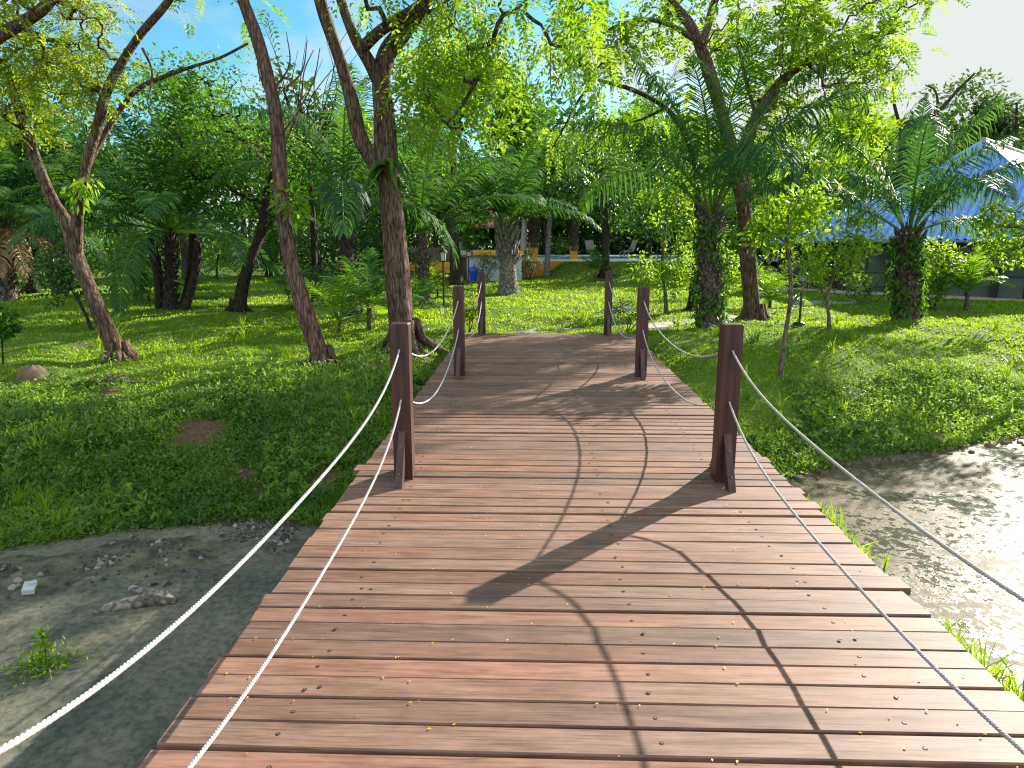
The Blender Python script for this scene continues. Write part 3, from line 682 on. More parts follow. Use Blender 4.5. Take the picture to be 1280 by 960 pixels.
# ================================================================== FOOTBRIDGE
DX0, DX1 = -1.53, 2.20
bridge = thing('footbridge', 'reddish timber plank footbridge with dark square posts and white rope rails over the pond', 'footbridge', (.33, 6.5, 0))
BL = np.array([.33, 6.5, 0])
mb = MB(); y = -2.3; 
while y < 15.52:
    w = .150 + rng.normal() * .007; gap = rng.choice([.006, .011, .018, .030], p=[.3, .35, .25, .1]); t = rng.uniform()
    x0 = DX0 + rng.normal() * .008 - (.07 if rng.uniform() < .03 else 0); x1 = DX1 + rng.normal() * .008 + (.04 if rng.uniform() < .03 else 0)
    zt = rng.normal() * .0025; sk = rng.normal() * .006; tl = rng.normal() * .0022
    bv = .006; N = 9; xs = np.linspace(x0, x1, N); bow = rng.normal() * .004
    yb = y + sk * (xs - .33) / 1.9 + bow * (1 - ((xs - .33) / 1.9) ** 2)
    prof = [(0, -.045), (0, zt - bv + tl), (bv, zt + tl), (w - bv, zt - tl), (w, zt - bv - tl), (w, -.045)]
    V = np.array([[(xs[k], yb[k] + p[0], p[1]) for p in prof] for k in range(N)]).reshape(-1, 3)
    f = [(k * 6 + a, k * 6 + a + 1, (k + 1) * 6 + a + 1, (k + 1) * 6 + a) for k in range(N - 1) for a in range(5)]
    mb.add(V, f, t); mb.add(V[:6], [(0, 1, 2, 3, 4, 5)], t); mb.add(V[-6:], [(5, 4, 3, 2, 1, 0)], t)
    for bx in (-1.02, .56, 1.62):                          # countersunk bolts
        if y < .5 or rng.uniform() < .12: continue
        for q in range(2 if rng.uniform() < .12 else 1):
            cx = bx + rng.normal() * .018 + q * .055; cyy = y + w * .5 + rng.normal() * .012; rr = .0105
            a = np.linspace(0, 6.283, 11)[:-1]
            ring = np.stack([cx + rr * np.cos(a), cyy + rr * np.sin(a), np.full(10, zt + .0012 + abs(tl))], 1)
            mb.add(ring, [tuple(range(10))], .5, 1)
            ri = np.stack([cx + rr * .5 * np.cos(a), cyy + rr * .5 * np.sin(a), np.full(10, zt + .0024 + abs(tl))], 1)
            mb.add(ri, [tuple(range(10))], .5, 2)
    y += w + gap
M['bolthole'] = plain('bolt_recess', (.012, .009, .008), .8)
M['steel'] = plain('bolt_steel', (.20, .17, .15), .45, metal=.6)
mb.build('deck', [M['deck'], M['bolthole'], M['steel']], bridge, BL)
for bx in (-1.02, .56, 1.62):
    b2 = MB(); b2.box((bx, 6.6, -.145), (.12, 17.6, .196)); b2.build('beam', M['darkwood'], bridge, BL)
POSTX = (-1.105, 1.645)
POSTY = (.92, 5.84, 10.55, 15.38)
PH, PW = 1.35, .158
for yy in POSTY:
    for px in POSTX:
        b2 = MB(); hw = PW / 2; bv = .011
        zs = [(-.5, hw), (PH - bv, hw), (PH, hw - bv)]
        dz = rng.normal() * .008; rz = rng.normal() * .02
        V = []
        for (z_, h_) in zs:
            for (sx_, sy_) in ((-1, -1), (1, -1), (1, 1), (-1, 1)):
                V.append((sx_ * h_ * math.cos(rz) - sy_ * h_ * math.sin(rz) + px, sx_ * h_ * math.sin(rz) + sy_ * h_ * math.cos(rz) + yy, z_ + dz))
        f = [(k * 4 + a, k * 4 + (a + 1) % 4, (k + 1) * 4 + (a + 1) % 4, (k + 1) * 4 + a) for k in range(2) for a in range(4)] + [(8, 9, 10, 11)]
        b2.add(V, f)
        pbase = np.array([px, yy, 0]); p = b2.build('post', M['post'], bridge, pbase); p.location = pbase - BL
        for sg in (-1, 1):                                 # slanting knee braces, fore and aft
            b3 = MB(); w_ = .03; y0 = sg * hw
            sec = [(y0, .43), (y0, .30), (y0 + sg * .13, .001), (y0 + sg * .25, .001)]
            V = [(sx_ * w_, a_, c_) for sx_ in (-1, 1) for (a_, c_) in sec]
            b3.add(V, [(0, 1, 2, 3), (7, 6, 5, 4), (0, 4, 5, 1), (1, 5, 6, 2), (2, 6, 7, 3), (3, 7, 4, 0)])
            for q_ in (.3, .75):
                cy2 = y0 + sg * .25 * q_; cz2 = .43 * (1 - q_) + .0
                b3.box((.0, cy2 + sg * .005, cz2 + .006), (.016, .016, .016), 1)
            br = b3.build('brace', [M['post'], M['steel']], p)
        
def rope(p0, p1, sag, strands=True, k=1.9):
    L = np.linalg.norm(np.array(p1) - p0); n = int(L / (.009 if strands else .05)); t = np.linspace(0, 1, n)
    q = np.array(p0) * (1 - t)[:, None] + np.array(p1) * t[:, None]
    # slack catenary: the rope hangs straighter near the posts
    c = (np.cosh(k * (2 * t - 1)) - math.cosh(k)) / (1 - math.cosh(k))
    q[:, 2] -= sag * -(-c)
    q[:, 0] += .012 * np.sin(t * 5.1 + rng.uniform(0, 6)) * np.sin(math.pi * t)
    b = MB()
    if strands:
        arc = t * L; tg = norm(np.gradient(q, axis=0)); s1 = norm(np.cross(tg, (0, 0, 1.))); u1 = np.cross(s1, tg)
        for k3 in range(3):
            a = arc * 2 * math.pi / .05 + k3 * 2.0944
            b.tube(q + (s1 * np.cos(a)[:, None] + u1 * np.sin(a)[:, None]) * .0042, .0054, 6)
    else: b.tube(q, .0108, 7)
    b.build('rope', M['rope'], bridge, BL)
for sx_ in POSTX:
    for k in range(3):
        for (h0, sg) in ((1.165, .36), (.745, .445)):
            if k == 2: sg *= .92
            if k == 0: rope((sx_, POSTY[0], h0 - .06), (sx_, POSTY[1], h0), (.34 if h0 > 1 else .44) - (.03 if sx_ > 0 else 0), True, 3.1)
            else: rope((sx_, POSTY[k], h0), (sx_, POSTY[k + 1], h0), sg * (1 + rng.normal() * .03), k < 2)

# yellow petals blown into the gaps of the deck
mb = MB(); N = 430
yy = rng.uniform(1.2, 9.5, N); xx = rng.uniform(DX0 + .05, DX1 - .05, N)
sz = rng.uniform(.004, .011, N)
yy = .164 * np.round(yy / .164) + rng.normal(size=N) * np.where(rng.uniform(size=N) < .6, .012, .06)
for k in range(N):
    a = rng.uniform(0, 6.28); c, s_ = math.cos(a) * sz[k], math.sin(a) * sz[k]
    mb.add([(xx[k] + c, yy[k] + s_, .006), (xx[k] - s_ * .6, yy[k] + c * .6, .008), (xx[k] - c, yy[k] - s_, .006), (xx[k] + s_ * .6, yy[k] - c * .6, .008)], [(0, 1, 2, 3)], rng.uniform())
struct(mb.build('fallen_petals', M['petal']), 'stuff')

# ================================================================== BUILDINGS
def octo(c, R, z, a0=math.pi / 8, n=8): 
    a = a0 + np.arange(n) * 2 * math.pi / n; return np.stack([c[0] + R * np.cos(a), c[1] + R * np.sin(a), np.full(n, z)], 1)
def ribbed_roof(mb, c, R, z0, z1, n, a0, rib=.26):
    """pyramid roof of corrugated sheets: raised ribs run down each face"""
    E = octo(c, R, z0, a0, n); ap = np.array([c[0], c[1], z1])
    for k in range(n):
        a, b = E[k], E[(k + 1) % n]; w = np.linalg.norm(b - a); along = (b - a) / w; mid = (a + b) / 2
        up = ap - mid; H = np.linalg.norm(up); up /= H; nr = np.cross(along, up)
        m = int(w / rib) * 4; uu = np.linspace(0, 1, m + 1)
        prof = np.tile([0, 0, 0.07, .07], m // 4 + 1)[:m + 1]
        low = a + np.outer(uu * w, along) + np.outer(prof, nr) ; 
        hi = low + np.outer(np.minimum(uu, 1 - uu) * 2 * H, up)
        V = np.vstack([low, hi]); f = [(q, q + 1, m + 2 + q, m + 1 + q) for q in range(m)]
        mb.add(V, f); th = np.array([0, 0, -.12])
        mb.add([a, b, b + th, a + th], [(0, 3, 2, 1)])
    return E, ap
# main pavilion: a long hipped roof whose ridge runs away to the right
ZB = -.12
def rib_face(mb, a, b, r0, r1, up, rib=.27):
    """corrugated roof face over the eave a-b; r0, r1 = hip runs cut off its two ends; up = eave-to-ridge vector"""
    w = np.linalg.norm(b - a); along = (b - a) / w; nr = norm(np.cross(along, up)); m = int(w / rib) * 4
    u = np.linspace(0, w, m + 1); prof = np.tile([0, 0, .06, .06], m // 4 + 1)[:m + 1]
    low = a + np.outer(u, along) + np.outer(prof, nr)
    hi = low + np.outer(np.clip(np.minimum(u / r0 if r0 else 1 + u, (w - u) / r1 if r1 else 1 + u), 0, 1), up)
    mb.add(np.vstack([low, hi]), [(q, q + 1, m + 2 + q, m + 1 + q) for q in range(m)])
    th = np.array([0, 0, -.12]); mb.add([a, b, b + th, a + th], [(0, 3, 2, 1)])
apx = A(1230, 177, 30.0); rd = np.array([.707, .707, 0]); rp = np.array([.707, -.707, 0]); HWD, RL = 4.6, 9.0
pb_ = np.array([apx[0], apx[1], 0]) + rd * RL / 2
PB = np.array([pb_[0], pb_[1], ZB]); ZE = 2.02
pav = thing('pavilion', 'large pavilion under a tall blue corrugated metal roof behind the right palms', 'pavilion', PB)
def rect(inset, z): 
    o = np.array([apx[0], apx[1], z]); e = HWD - inset
    return [o - rd * e - rp * e, o - rd * e + rp * e, o + rd * (RL + e) + rp * e, o + rd * (RL + e) - rp * e]
E4 = rect(0, ZE); H_ = np.array([0, 0, apx[2] - ZE]); mb = MB()
rib_face(mb, E4[0], E4[1], HWD, HWD, rd * HWD + H_); rib_face(mb, E4[1], E4[2], HWD, HWD, -rp * HWD + H_)
rib_face(mb, E4[2], E4[3], HWD, HWD, -rd * HWD + H_); rib_face(mb, E4[3], E4[0], HWD, HWD, rp * HWD + H_)
roofo = mb.build('roof', M['roof'], pav, PB)
ap2 = apx + rd * RL; mb = MB(); mb.tube([apx - rd * .15 + (0, 0, .05), ap2 + (0, 0, .05)], .12, 8, 1)
for c_ in E4[:2]: mb.tube([c_ + (0, 0, .04), apx + (0, 0, .04)], .07, 6, 0)
for c_ in E4[2:]: mb.tube([c_ + (0, 0, .04), ap2 + (0, 0, .04)], .07, 6, 0)
mb.build('ridge_cap', [M['roof'], M['orange_cap']], roofo, PB)
mb = MB()
for k in range(4):
    g0, g1 = rect(-.06, ZE - .1)[k], rect(-.06, ZE - .1)[(k + 1) % 4]; mb.tube([g0, g1], .055, 6)
mb.build('gutter', M['darkwood'], pav, PB)
fl = MB(); e = rect(.35, ZB + .10); e2 = rect(.35, ZB - .4)
fl.add(np.vstack([e, e2]), [(0, 1, 2, 3)] + [(k, k + 4, (k + 1) % 4 + 4, (k + 1) % 4) for k in range(4)]); fl.build('floor_slab', M['pink'], pav, PB)
W4 = rect(1.0, 0); ctr = np.mean(W4, axis=0)
for k in range(4):
    a, b = W4[k], W4[(k + 1) % 4]; L = np.linalg.norm(b - a); d = (b - a) / L; rz = math.atan2(d[1], d[0]); md = (a + b) / 2; inn = norm(ctr - md); nb = int(round(L / 1.8))
    for q in range(nb):
        p = a + d * L * q / nb; c_ = MB(); c_.box((p[0], p[1], ZB + 1.08), (.2, .2, 1.96), rz=rz); c_.build('column', M['darkwood'], pav, PB)
        p = a + d * L * (q + .5) / nb + inn * .12; bw = L / nb - .22
        if q % 3 == 1:
            c_ = MB(); c_.box((p[0], p[1], ZB + 1.0), (bw, .08, 1.78), rz=rz); c_.build('wall_panel', M['beige'], pav, PB)
        else:
            c_ = MB(); c_.box((p[0], p[1], ZB + 1.0), (bw, .03, 1.78), rz=rz); gl = c_.build('glass_panel', M['glass'], pav, PB)
            c_ = MB(); c_.box((p[0], p[1], ZB + .85), (bw, .06, .05), rz=rz); c_.box((p[0], p[1], ZB + 1.0), (.05, .055, 1.78), rz=rz); c_.build('mullion', M['darkwood'], gl)
            gl.children[0].location = -Vector(PB)
    c_ = MB(); c_.box((md[0], md[1], ZB + 1.98), (L - .22, .16, .18), rz=rz); c_.build('lintel', M['darkwood'], pav, PB)
# lower wing
wc = on_ground(1092, 33.5)
wing = thing('side_building', 'lower building with a blue corrugated roof left of the big pavilion', 'building', (wc[0], wc[1], ZB))
WB = np.array([wc[0], wc[1], ZB])
mb = MB(); EW, apw = ribbed_roof(mb, (wc[0], wc[1]), 6.0, 2.0, A(1085, 243, 33.5)[2], 4, math.radians(22)); mb.build('roof', M['roof'], wing, WB)
e = octo((wc[0], wc[1]), 5.0, ZB, math.radians(22), 4); mb = MB(); e2 = e + (0, 0, 2.1)
mb.add(np.vstack([e, e2]), [(k, (k + 1) % 4, (k + 1) % 4 + 4, k + 4) for k in range(4)]); mb.build('wall', M['interior'], wing, WB)
mb = MB(); e = octo((wc[0], wc[1]), 5.6, ZB + .08, math.radians(22), 4); e2 = e - (0, 0, .4)
mb.add(np.vstack([e, e2]), [(0, 1, 2, 3)]); mb.add(np.vstack([e, e2]), [(k, k + 4, (k + 1) % 4 + 4, (k + 1) % 4) for k in range(4)]); mb.build('floor_slab', M['pink'], wing, WB)
e = octo((wc[0], wc[1]), 5.3, 0, math.radians(22), 4)
for k in range(4):
    for t in (0, .33, .66):
        p = e[k] * (1 - t) + e[(k + 1) % 4] * t; c_ = MB(); c_.box((p[0], p[1], ZB + 1.06), (.2, .2, 1.94), rz=.4); c_.build('column', M['darkwood'], wing, WB)

# pool terrace with coping, orange retaining wall, service building, tiled gazebo
TZ = A(760, 324, 43.4)[2]
mb = MB(); x0, x1 = A(657, 320, 43.2)[0], A(905, 320, 43.2)[0] + 6
mb.box(((x0 + x1) / 2, 50.0, TZ - .06), (x1 - x0, 13.6, .12)); struct(mb.build('pool_terrace', M['white']))
mb = MB(); mb.box(((x0 + x1) / 2, 48.0, TZ + .008), (x1 - x0 - 1.4, 7.0, .012))
M['pool'] = plain('pool_water', (.25, .5, .6), .05); struct(mb.build('pool_water', M['pool']))
wl0 = A(655, 330, 43.1); 
mb = MB(); zb = zg(wl0[0], 41.5)
mb.add([(x0 - .1, 43.1, -.3), (x0 + 5.5, 43.1, -.3), (x0 + 5.5, 43.1, TZ - .125), (x0 - .1, 43.1, TZ - .125), (x0 - .1, 43.35, -.3), (x0 + 5.5, 43.35, -.3), (x0 + 5.5, 43.35, TZ - .125), (x0 - .1, 43.35, TZ - .125)],
       [(0, 1, 2, 3), (7, 6, 5, 4), (3, 2, 6, 7), (0, 3, 7, 4), (1, 5, 6, 2)])
tag(mb.build('retaining_wall', M['orange'], None), 'low orange plastered retaining wall under the white pool edge', 'wall')
# service building
sb0 = on_ground(600, 37.5); SB = np.array([sb0[0], 37.5, zg(sb0[0], 37.5)])
hut = thing('service_building', 'low pale service building with a dark doorway and yellow top band', 'building', SB)
sx0, sx1 = A(578, 330, 37.5)[0], A(652, 330, 37.5)[0]; zt = A(600, 313, 37.5)[2]
mb = MB(); mb.box(((sx0 + sx1) / 2, 39.5, (SB[2] - .2 + zt - .25) / 2), (sx1 - sx0, 4, zt - .25 - SB[2] + .2)); mb.build('wall', M['greywall'], hut, SB)
d0, d1 = A(576, 330, 37.4)[0], A(585, 330, 37.4)[0]
mb = MB(); mb.box((A(578.5, 330, 37.4)[0], 37.46, SB[2] + .62), (A(583, 330, 37.4)[0] - A(574, 330, 37.4)[0], .06, 1.26)); mb.build('door', M['interior'], hut, SB)
mb = MB(); mb.box(((A(592, 330, 37.4)[0] + sx1) / 2, 39.4, zt - .14), (sx1 - A(592, 330, 37.4)[0] + .2, 4.3, .22)); mb.build('roof_band', M['yellow'], hut, SB)
mb = MB(); mb.box(((A(592, 330, 37.4)[0] + sx0) / 2 - .18, 39.4, zt - .14), (A(592, 330, 37.4)[0] - sx0 + .3, 4.3, .2)); mb.build('roof_slab', M['beige'], hut, SB)
bw0, bw1 = A(513, 330, 39)[0], A(572, 330, 39)[0]
mb = MB(); mb.box(((bw0 + bw1) / 2, 39.2, A(540, 322, 39)[2] + .06), (bw1 - bw0, .3, .95)); mb.box(((bw0 + bw1) / 2, 39.15, A(540, 330, 39)[2] - .2), (bw1 - bw0 + .1, .5, .6), 1)
tag(mb.build('garden_wall', [M['brownwall'], M['orange']]), 'dark brown garden wall on an orange footing left of the pale service building', 'wall')
# tiled gazebo
gc = on_ground(612, 52); GB = np.array([gc[0], 52, 0.2])
gz = thing('gazebo', 'open gazebo with a red clay tile roof behind the centre palm', 'gazebo', GB)
ze, za = A(600, 284, 52)[2], A(600, 228, 52)[2]
mb = MB(); ribbed_roof(mb, (gc[0], 52), 4.6, ze, za, 4, math.radians(40), .3); mb.build('roof', M['tile'], gz, GB)
for p in octo((gc[0], 52), 3.7, 0, math.radians(40), 4):
    c_ = MB(); c_.tube([(p[0], p[1], -.1), (p[0], p[1], ze + .2)], .2, 12); c_.build('column', M['white'], gz, GB)
mb = MB(); p = A(655, 300, 44.5); mb.tube([(p[0], 44.6, TZ - .1), (p[0], 44.6, A(655, 268, 44.5)[2])], .26, 14); mb.box((p[0], 44.6, A(655, 268, 44.5)[2] + .06), (.7, .7, .12))
tag(mb.build('white_pillar', M['white']), 'round white pillar standing at the left end of the pool edge', 'pillar')
hb = MB(); N = 9000; hx = rng.uniform(x0 - 2, x1 + 4, N)
hb.leaves(np.stack([hx, 57.6 + rng.normal(size=N) * .5, TZ - .3 + rng.uniform(0, 1, N) * (2.6 + .5 * np.sin(hx * 1.1) + .3 * np.sin(hx * 2.7))], 1), rnd_dirs(N, .1), rng.normal(size=(N, 3)) + (0, 0, .6), rng.uniform(.25, .5, N), rng.uniform(.14, .28, N))
hr = thing('hedge', 'long dark hedge closing the back of the pool terrace', 'hedge', (0, 0, 0)); hb.build('foliage', M['leaf_dark'], hr)
hb = MB()
for k in range(14): hb.tube([(x0 + k * 1.4, 57.6, TZ - .6), (x0 + k * 1.4 + .1, 57.6, TZ + 1.5)], .05, 5)
hb.tube([(x0 - .2, 57.6, TZ - .55), (x0 + 9, 57.6, TZ - .55), (x0 + 18.6, 57.6, TZ - .55)], .06, 5); hb.build('stems', M['bark_dark'], hr)
# planters with braided-trunk palms
for (px, s_, lab) in ((667, 1.0, 'yellow square planter nearest the orange wall on the pool edge'), (717, .8, 'smaller yellow planter farther right on the white pool edge')):
    p = A(px, 320, 44.2); t_ = thing('planter', lab, 'planter', (p[0], 44.2, TZ), 'yellow planters on the pool edge')
    mb = MB(); h = .95 * s_
    mb.add([(a * .30 * s_ * k_, b * .30 * s_ * k_, z_ * h) for z_, k_ in ((0, .85), (.9, 1), (1, 1.12)) for a, b in ((-1, -1), (1, -1), (1, 1), (-1, 1))],
           [(k * 4 + a, k * 4 + (a + 1) % 4, (k + 1) * 4 + (a + 1) % 4, (k + 1) * 4 + a) for k in range(2) for a in range(4)] + [(8, 9, 10, 11)])
    mb.build('pot', M['yellow'], t_)
    palm('potted_palm', 'droopy palm with brown fibrous trunk growing in the %s' % ('first yellow planter beside the white pillar' if px < 700 else 'second yellow planter along the pool edge'), (p[0], 44.2, TZ + .95 * s_), (p[0], 44.2, TZ + .95 * s_ + 2.4 * s_), .26 * s_, 14, 2.3 * s_, 'palm_light' if px < 700 else 'palm', 30, .7, .05, .9, True)
# patio chairs on the terrace: curved white frames
def patio_chair(px, label, rz):
    p = A(px, 320, 45.2); t_ = thing('patio_chair', label, 'chair', (p[0], 45.2, TZ), 'patio chairs on the pool terrace'); t_.rotation_euler.z = rz
    for sx_ in (-.28, .28):
        b = MB(); b.tube(smooth_curve([(sx_, .5, .02), (sx_, .1, .0), (sx_, -.35, .25), (sx_, -.1, .45), (sx_, .3, .5), (sx_, .6, 1.15)], 5), .03, 6); b.build('frame', M['stone'], t_)
    b = MB(); b.tube(smooth_curve([(0, -.2, .42), (0, .3, .47)], 3), .01, 4); b.box((0, .1, .46), (.54, .55, .035)); b.build('seat', M['stone'], t_)
    b = MB(); b.box((0, .46, .83), (.54, .035, .62), rx=-.42); b.build('backrest', M['stone'], t_)
patio_chair(741, 'grey patio chair left of the tall straight tree trunk', .4)
patio_chair(783, 'grey patio chair just right of the tall straight tree trunk', -1.2)
# ================================================================== LAMPS, BOLLARD, BLUE BIN, UNDERSTOREY LIGHT
def lamp_post(px, pyb, pyt, label, head=True):
    p = GH(px, pyb); H = A(px, pyt, p[1])[2] - p[2]
    t_ = thing('lamp_post', label, 'lamp post', p, 'black garden lamp posts')
    b = MB(); b.tube([(0, 0, 0), (0, 0, .03), (0, 0, .06)], [.14, .13, .04], 14); b.tube([(0, 0, .04), (0, 0, H * .78)], .028, 10); b.build('pole', M['black'], t_)
    b = MB(); z0 = H * .78
    b.tube([(0, 0, z0), (0, 0, z0 + .03)], [.06, .10], 8); b.tube([(0, 0, H * .93), (0, 0, H * .97), (0, 0, H)], [.15, .08, .02], 8)
    for k in range(4):
        a = k * math.pi / 2 + .78; b.tube([(.085 * math.cos(a), .085 * math.sin(a), z0 + .03), (.12 * math.cos(a), .12 * math.sin(a), H * .94)], .009, 4)
    ln = b.build('lantern', M['black'], t_)
    b = MB(); b.tube([(0, 0, z0 + .03), (0, 0, H * .93)], [.07, .10], 8); b.build('pane', M['lampglass'], ln)
lamp_post(555, 387, 310, 'tall black lamp post on the lawn left of the footbridge end')
lamp_post(586, 356, 311, 'distant black lamp post in front of the pale service building')
lamp_post(999, 405, 338, 'black lamp post on a round foot between the two slim trees on the right')
p = GH(547, 373); b = MB(); b.tube([p, p + (0, 0, .32)], .035, 10); b.tube([p + (0, 0, .32), p + (0, 0, .36)], [.045, .03], 10)
tag(b.build('bollard', M['black']), 'short black bollard on the lawn beside the tall lamp post', 'bollard')
p = GH(592, 352); b = MB(); t_ = thing('waste_bin', 'blue plastic bin standing by the pale service building', 'bin', p)
zt_ = A(592, 336, p[1])[2] - p[2]
b.tube([(0, 0, 0), (0, 0, zt_ * .8)], [.17, .23], 14); b.build('bin', M['blueplastic'], t_); b = MB(); b.tube([(0, 0, zt_ * .8), (0, 0, zt_), (0, 0, zt_ * 1.2)], [.25, .22, .05], 14); b.build('lid', M['blueplastic'], t_)

# ================================================================== TREES BY THE BRIDGE
def line(Y, pts): return [A(x, y, Y + (p[0] if p else 0)) for x, y, *p in pts]
# left leaning forked tree
B1 = GH(150, 447); Y = B1[1]
tree('feathery_tree', 'leaning forked tree on the left lawn with feathery yellow green leaves', B1,
     [([B1 - (0, 0, .15)] + line(Y, [(140, 425), (118, 375), (95, 318), (84, 282), (66, 250), (45, 200, .1), (25, 140, .2), (5, 88, .3), (-40, 20, .4)]), .16, .06),
      (line(Y, [(95, 318), (98, 262, -.1), (108, 205, -.2), (122, 160, -.25), (133, 115, -.3), (152, 78, -.3), (176, 42, -.35), (210, 2, -.4), (230, -40, -.5)]), .10, .05),
      (line(Y, [(104, 215, -.2), (128, 172, .1), (150, 138, .3), (172, 112, .4), (200, 98, .5), (235, 85, .5), (275, 72, .6), (310, 54, .7)]), .06, .02),
      (line(Y, [(-60, 90, -1), (-5, 48, -.8), (30, 28, -.7), (62, 2, -.6), (80, -40, -.5)]), .12, .07),
      (line(Y, [(178, 60, -.3), (190, 90, -.3), (184, 130, -.3)]), .025, .012)],
     [ell(40, 30, Y - .4, 200, 130, 34), ell(95, 85, Y - .2, 120, 90, 20), ell(20, 110, Y, 110, 110, 14), ell(-40, 0, Y + 1, 260, 260, 30), ell(215, -30, Y - .4, 70, 60, 4)],
     'leaf_yellow', 'feathery', 'bark_brown', 1.15, .45, n=12)
tb = MB(); leaf_clusters(tb, np.array(line(Y, [(100, 232, -.3), (97, 248, -.2), (108, 225, -.3)])), .2, dict(kind='broad', n=26, ll=.22, lw=.08, up=-.6))
# slender leaning tree
B2 = GH(404, 455); Y = B2[1]
tw = []
for q in ([(345, 130), (330, 108), (322, 80), (326, 45)], [(350, 170), (372, 140), (392, 100), (400, 60)], [(352, 215), (320, 190), (300, 168)], [(352, 205), (340, 190), (310, 178), (298, 190)],
          [(356, 180), (375, 130), (380, 90), (392, 62)], [(358, 110), (378, 88), (384, 50)], [(344, 110), (362, 80), (358, 40)]):
    tw.append((line(Y, q), .022, .007))
tree('slender_tree', 'slender nearly bare tree leaning left on the bank beside the big forked tree', B2,
     [([B2 - (0, 0, .15)] + line(Y, [(396, 430), (381, 385), (366, 335), (354, 270), (349, 215), (345, 150), (334, 95), (322, 50), (304, 0), (290, -50)]), .17, .085)] + tw,
     [ell(372, 240, Y - .1, 26, 50, 4)], 'leaf_bright', dict(kind='broad', n=24, ll=.2, lw=.075, up=-.5), 'bark_red', 1, .28, n=12, twig=True)
# bare twig mesh behind it
B2b = on_ground(392, 24); Y = 24
lim = [([B2b] + line(Y, [(392, 300), (388, 220), (380, 160), (375, 130)]), .11, .05)]
for i in range(26):
    x0, y0 = rng.uniform(340, 420), rng.uniform(130, 190); a = rng.normal() * .5; L = rng.uniform(60, 120)
    q = [(384 + (x0 - 384) * .3, 190), (x0, y0)]
    for k in range(3): x0 += math.sin(a) * L / 3; y0 -= math.cos(a) * L / 3; a += rng.normal() * .45; q.append((x0, y0))
    lim.append((line(Y, q), .03, .006))
tree('bare_tree', 'leafless tree of thin upright twigs against the sky between the slender and forked trees', B2b, lim, [], 'leaf_mid', 'small', 'bark_dark')
# big forked tree
B3 = GH(508, 432); Y = B3[1]
tree('forked_tree', 'thick forked tree with furrowed bark rising behind the left rope rail', B3,
     [([B3 - (0, 0, .2)] + line(Y, [(503, 410), (498, 360), (493, 300), (487, 245), (482, 190), (479, 140), (477, 100), (484, 68), (505, 40), (530, 5), (550, -40)]), .27, .13),
      (line(Y, [(488, 238), (468, 205, -.1), (450, 172, -.15), (440, 130, -.2), (428, 85, -.25), (415, 45, -.3), (402, 5, -.3), (390, -50, -.4)]), .15, .09),
      (line(Y, [(476, 108), (462, 78, -.2), (446, 52, -.3), (432, 20, -.3), (420, -20, -.3)]), .12, .08),
      (line(Y, [(452, 60, -.3), (475, 38, -.35), (500, 22, -.4), (522, 8, -.5), (560, -25, -.6)]), .11, .07),
      (line(Y, [(478, 120), (470, 160, -.2), (476, 205, -.15)]), .05, .04),
      (line(Y, [(520, 20, 0), (545, 12, .1), (560, 0, .2), (600, -40, .3)]), .05, .03),
      (line(Y, [(545, 0), (570, 25, -.3), (585, 60, -.5), (580, 100, -.6)]), .02, .008)],
     [ell(565, 90, Y - .3, 120, 170, 13), ell(540, 15, Y - .4, 200, 60, 5), ell(460, -140, Y, 560, 230, 22), ell(620, -80, Y - 1, 300, 150, 14), ell(690, 25, Y - 1, 150, 90, 9)],
     'leaf_bright', 'hanging', 'bark_brown', 1.0, .45, n=18, rough=.085)
# staghorn-like epiphyte on its trunk
p = A(486, 205, Y - .3); eb = MB()
for i in range(22):
    a = rng.uniform(math.pi * .9, math.pi * 2.1); d = np.array([math.cos(a), math.sin(a) * .6, rng.uniform(-.2, .6)]); L = rng.uniform(.35, .75)
    q = [p + norm(d) * L * t + np.array([0, 0, -1.0]) * L * t * t * .9 for t in (0, .25, .5, .75, 1)]
    sd_ = norm(np.cross(norm(d), (0, 0, 1.)))
    V = np.array([[q[k] - sd_ * w_, q[k] + sd_ * w_] for k, w_ in enumerate((.02, .045, .055, .04, .004))]).reshape(-1, 3)
    eb.add(V, [(2 * k, 2 * k + 1, 2 * k + 3, 2 * k + 2) for k in range(4)], rng.uniform())
tag(eb.build('epiphyte', M['leaf_mid']), 'strap leaved epiphyte clinging to the fork of the big tree', 'plant')
# bright leaf sprout on the leaning tree
tag(tb.build('climbing_sprout', M['leaf_bright']), 'bright green leafy sprout on the fork of the left leaning tree', 'plant')

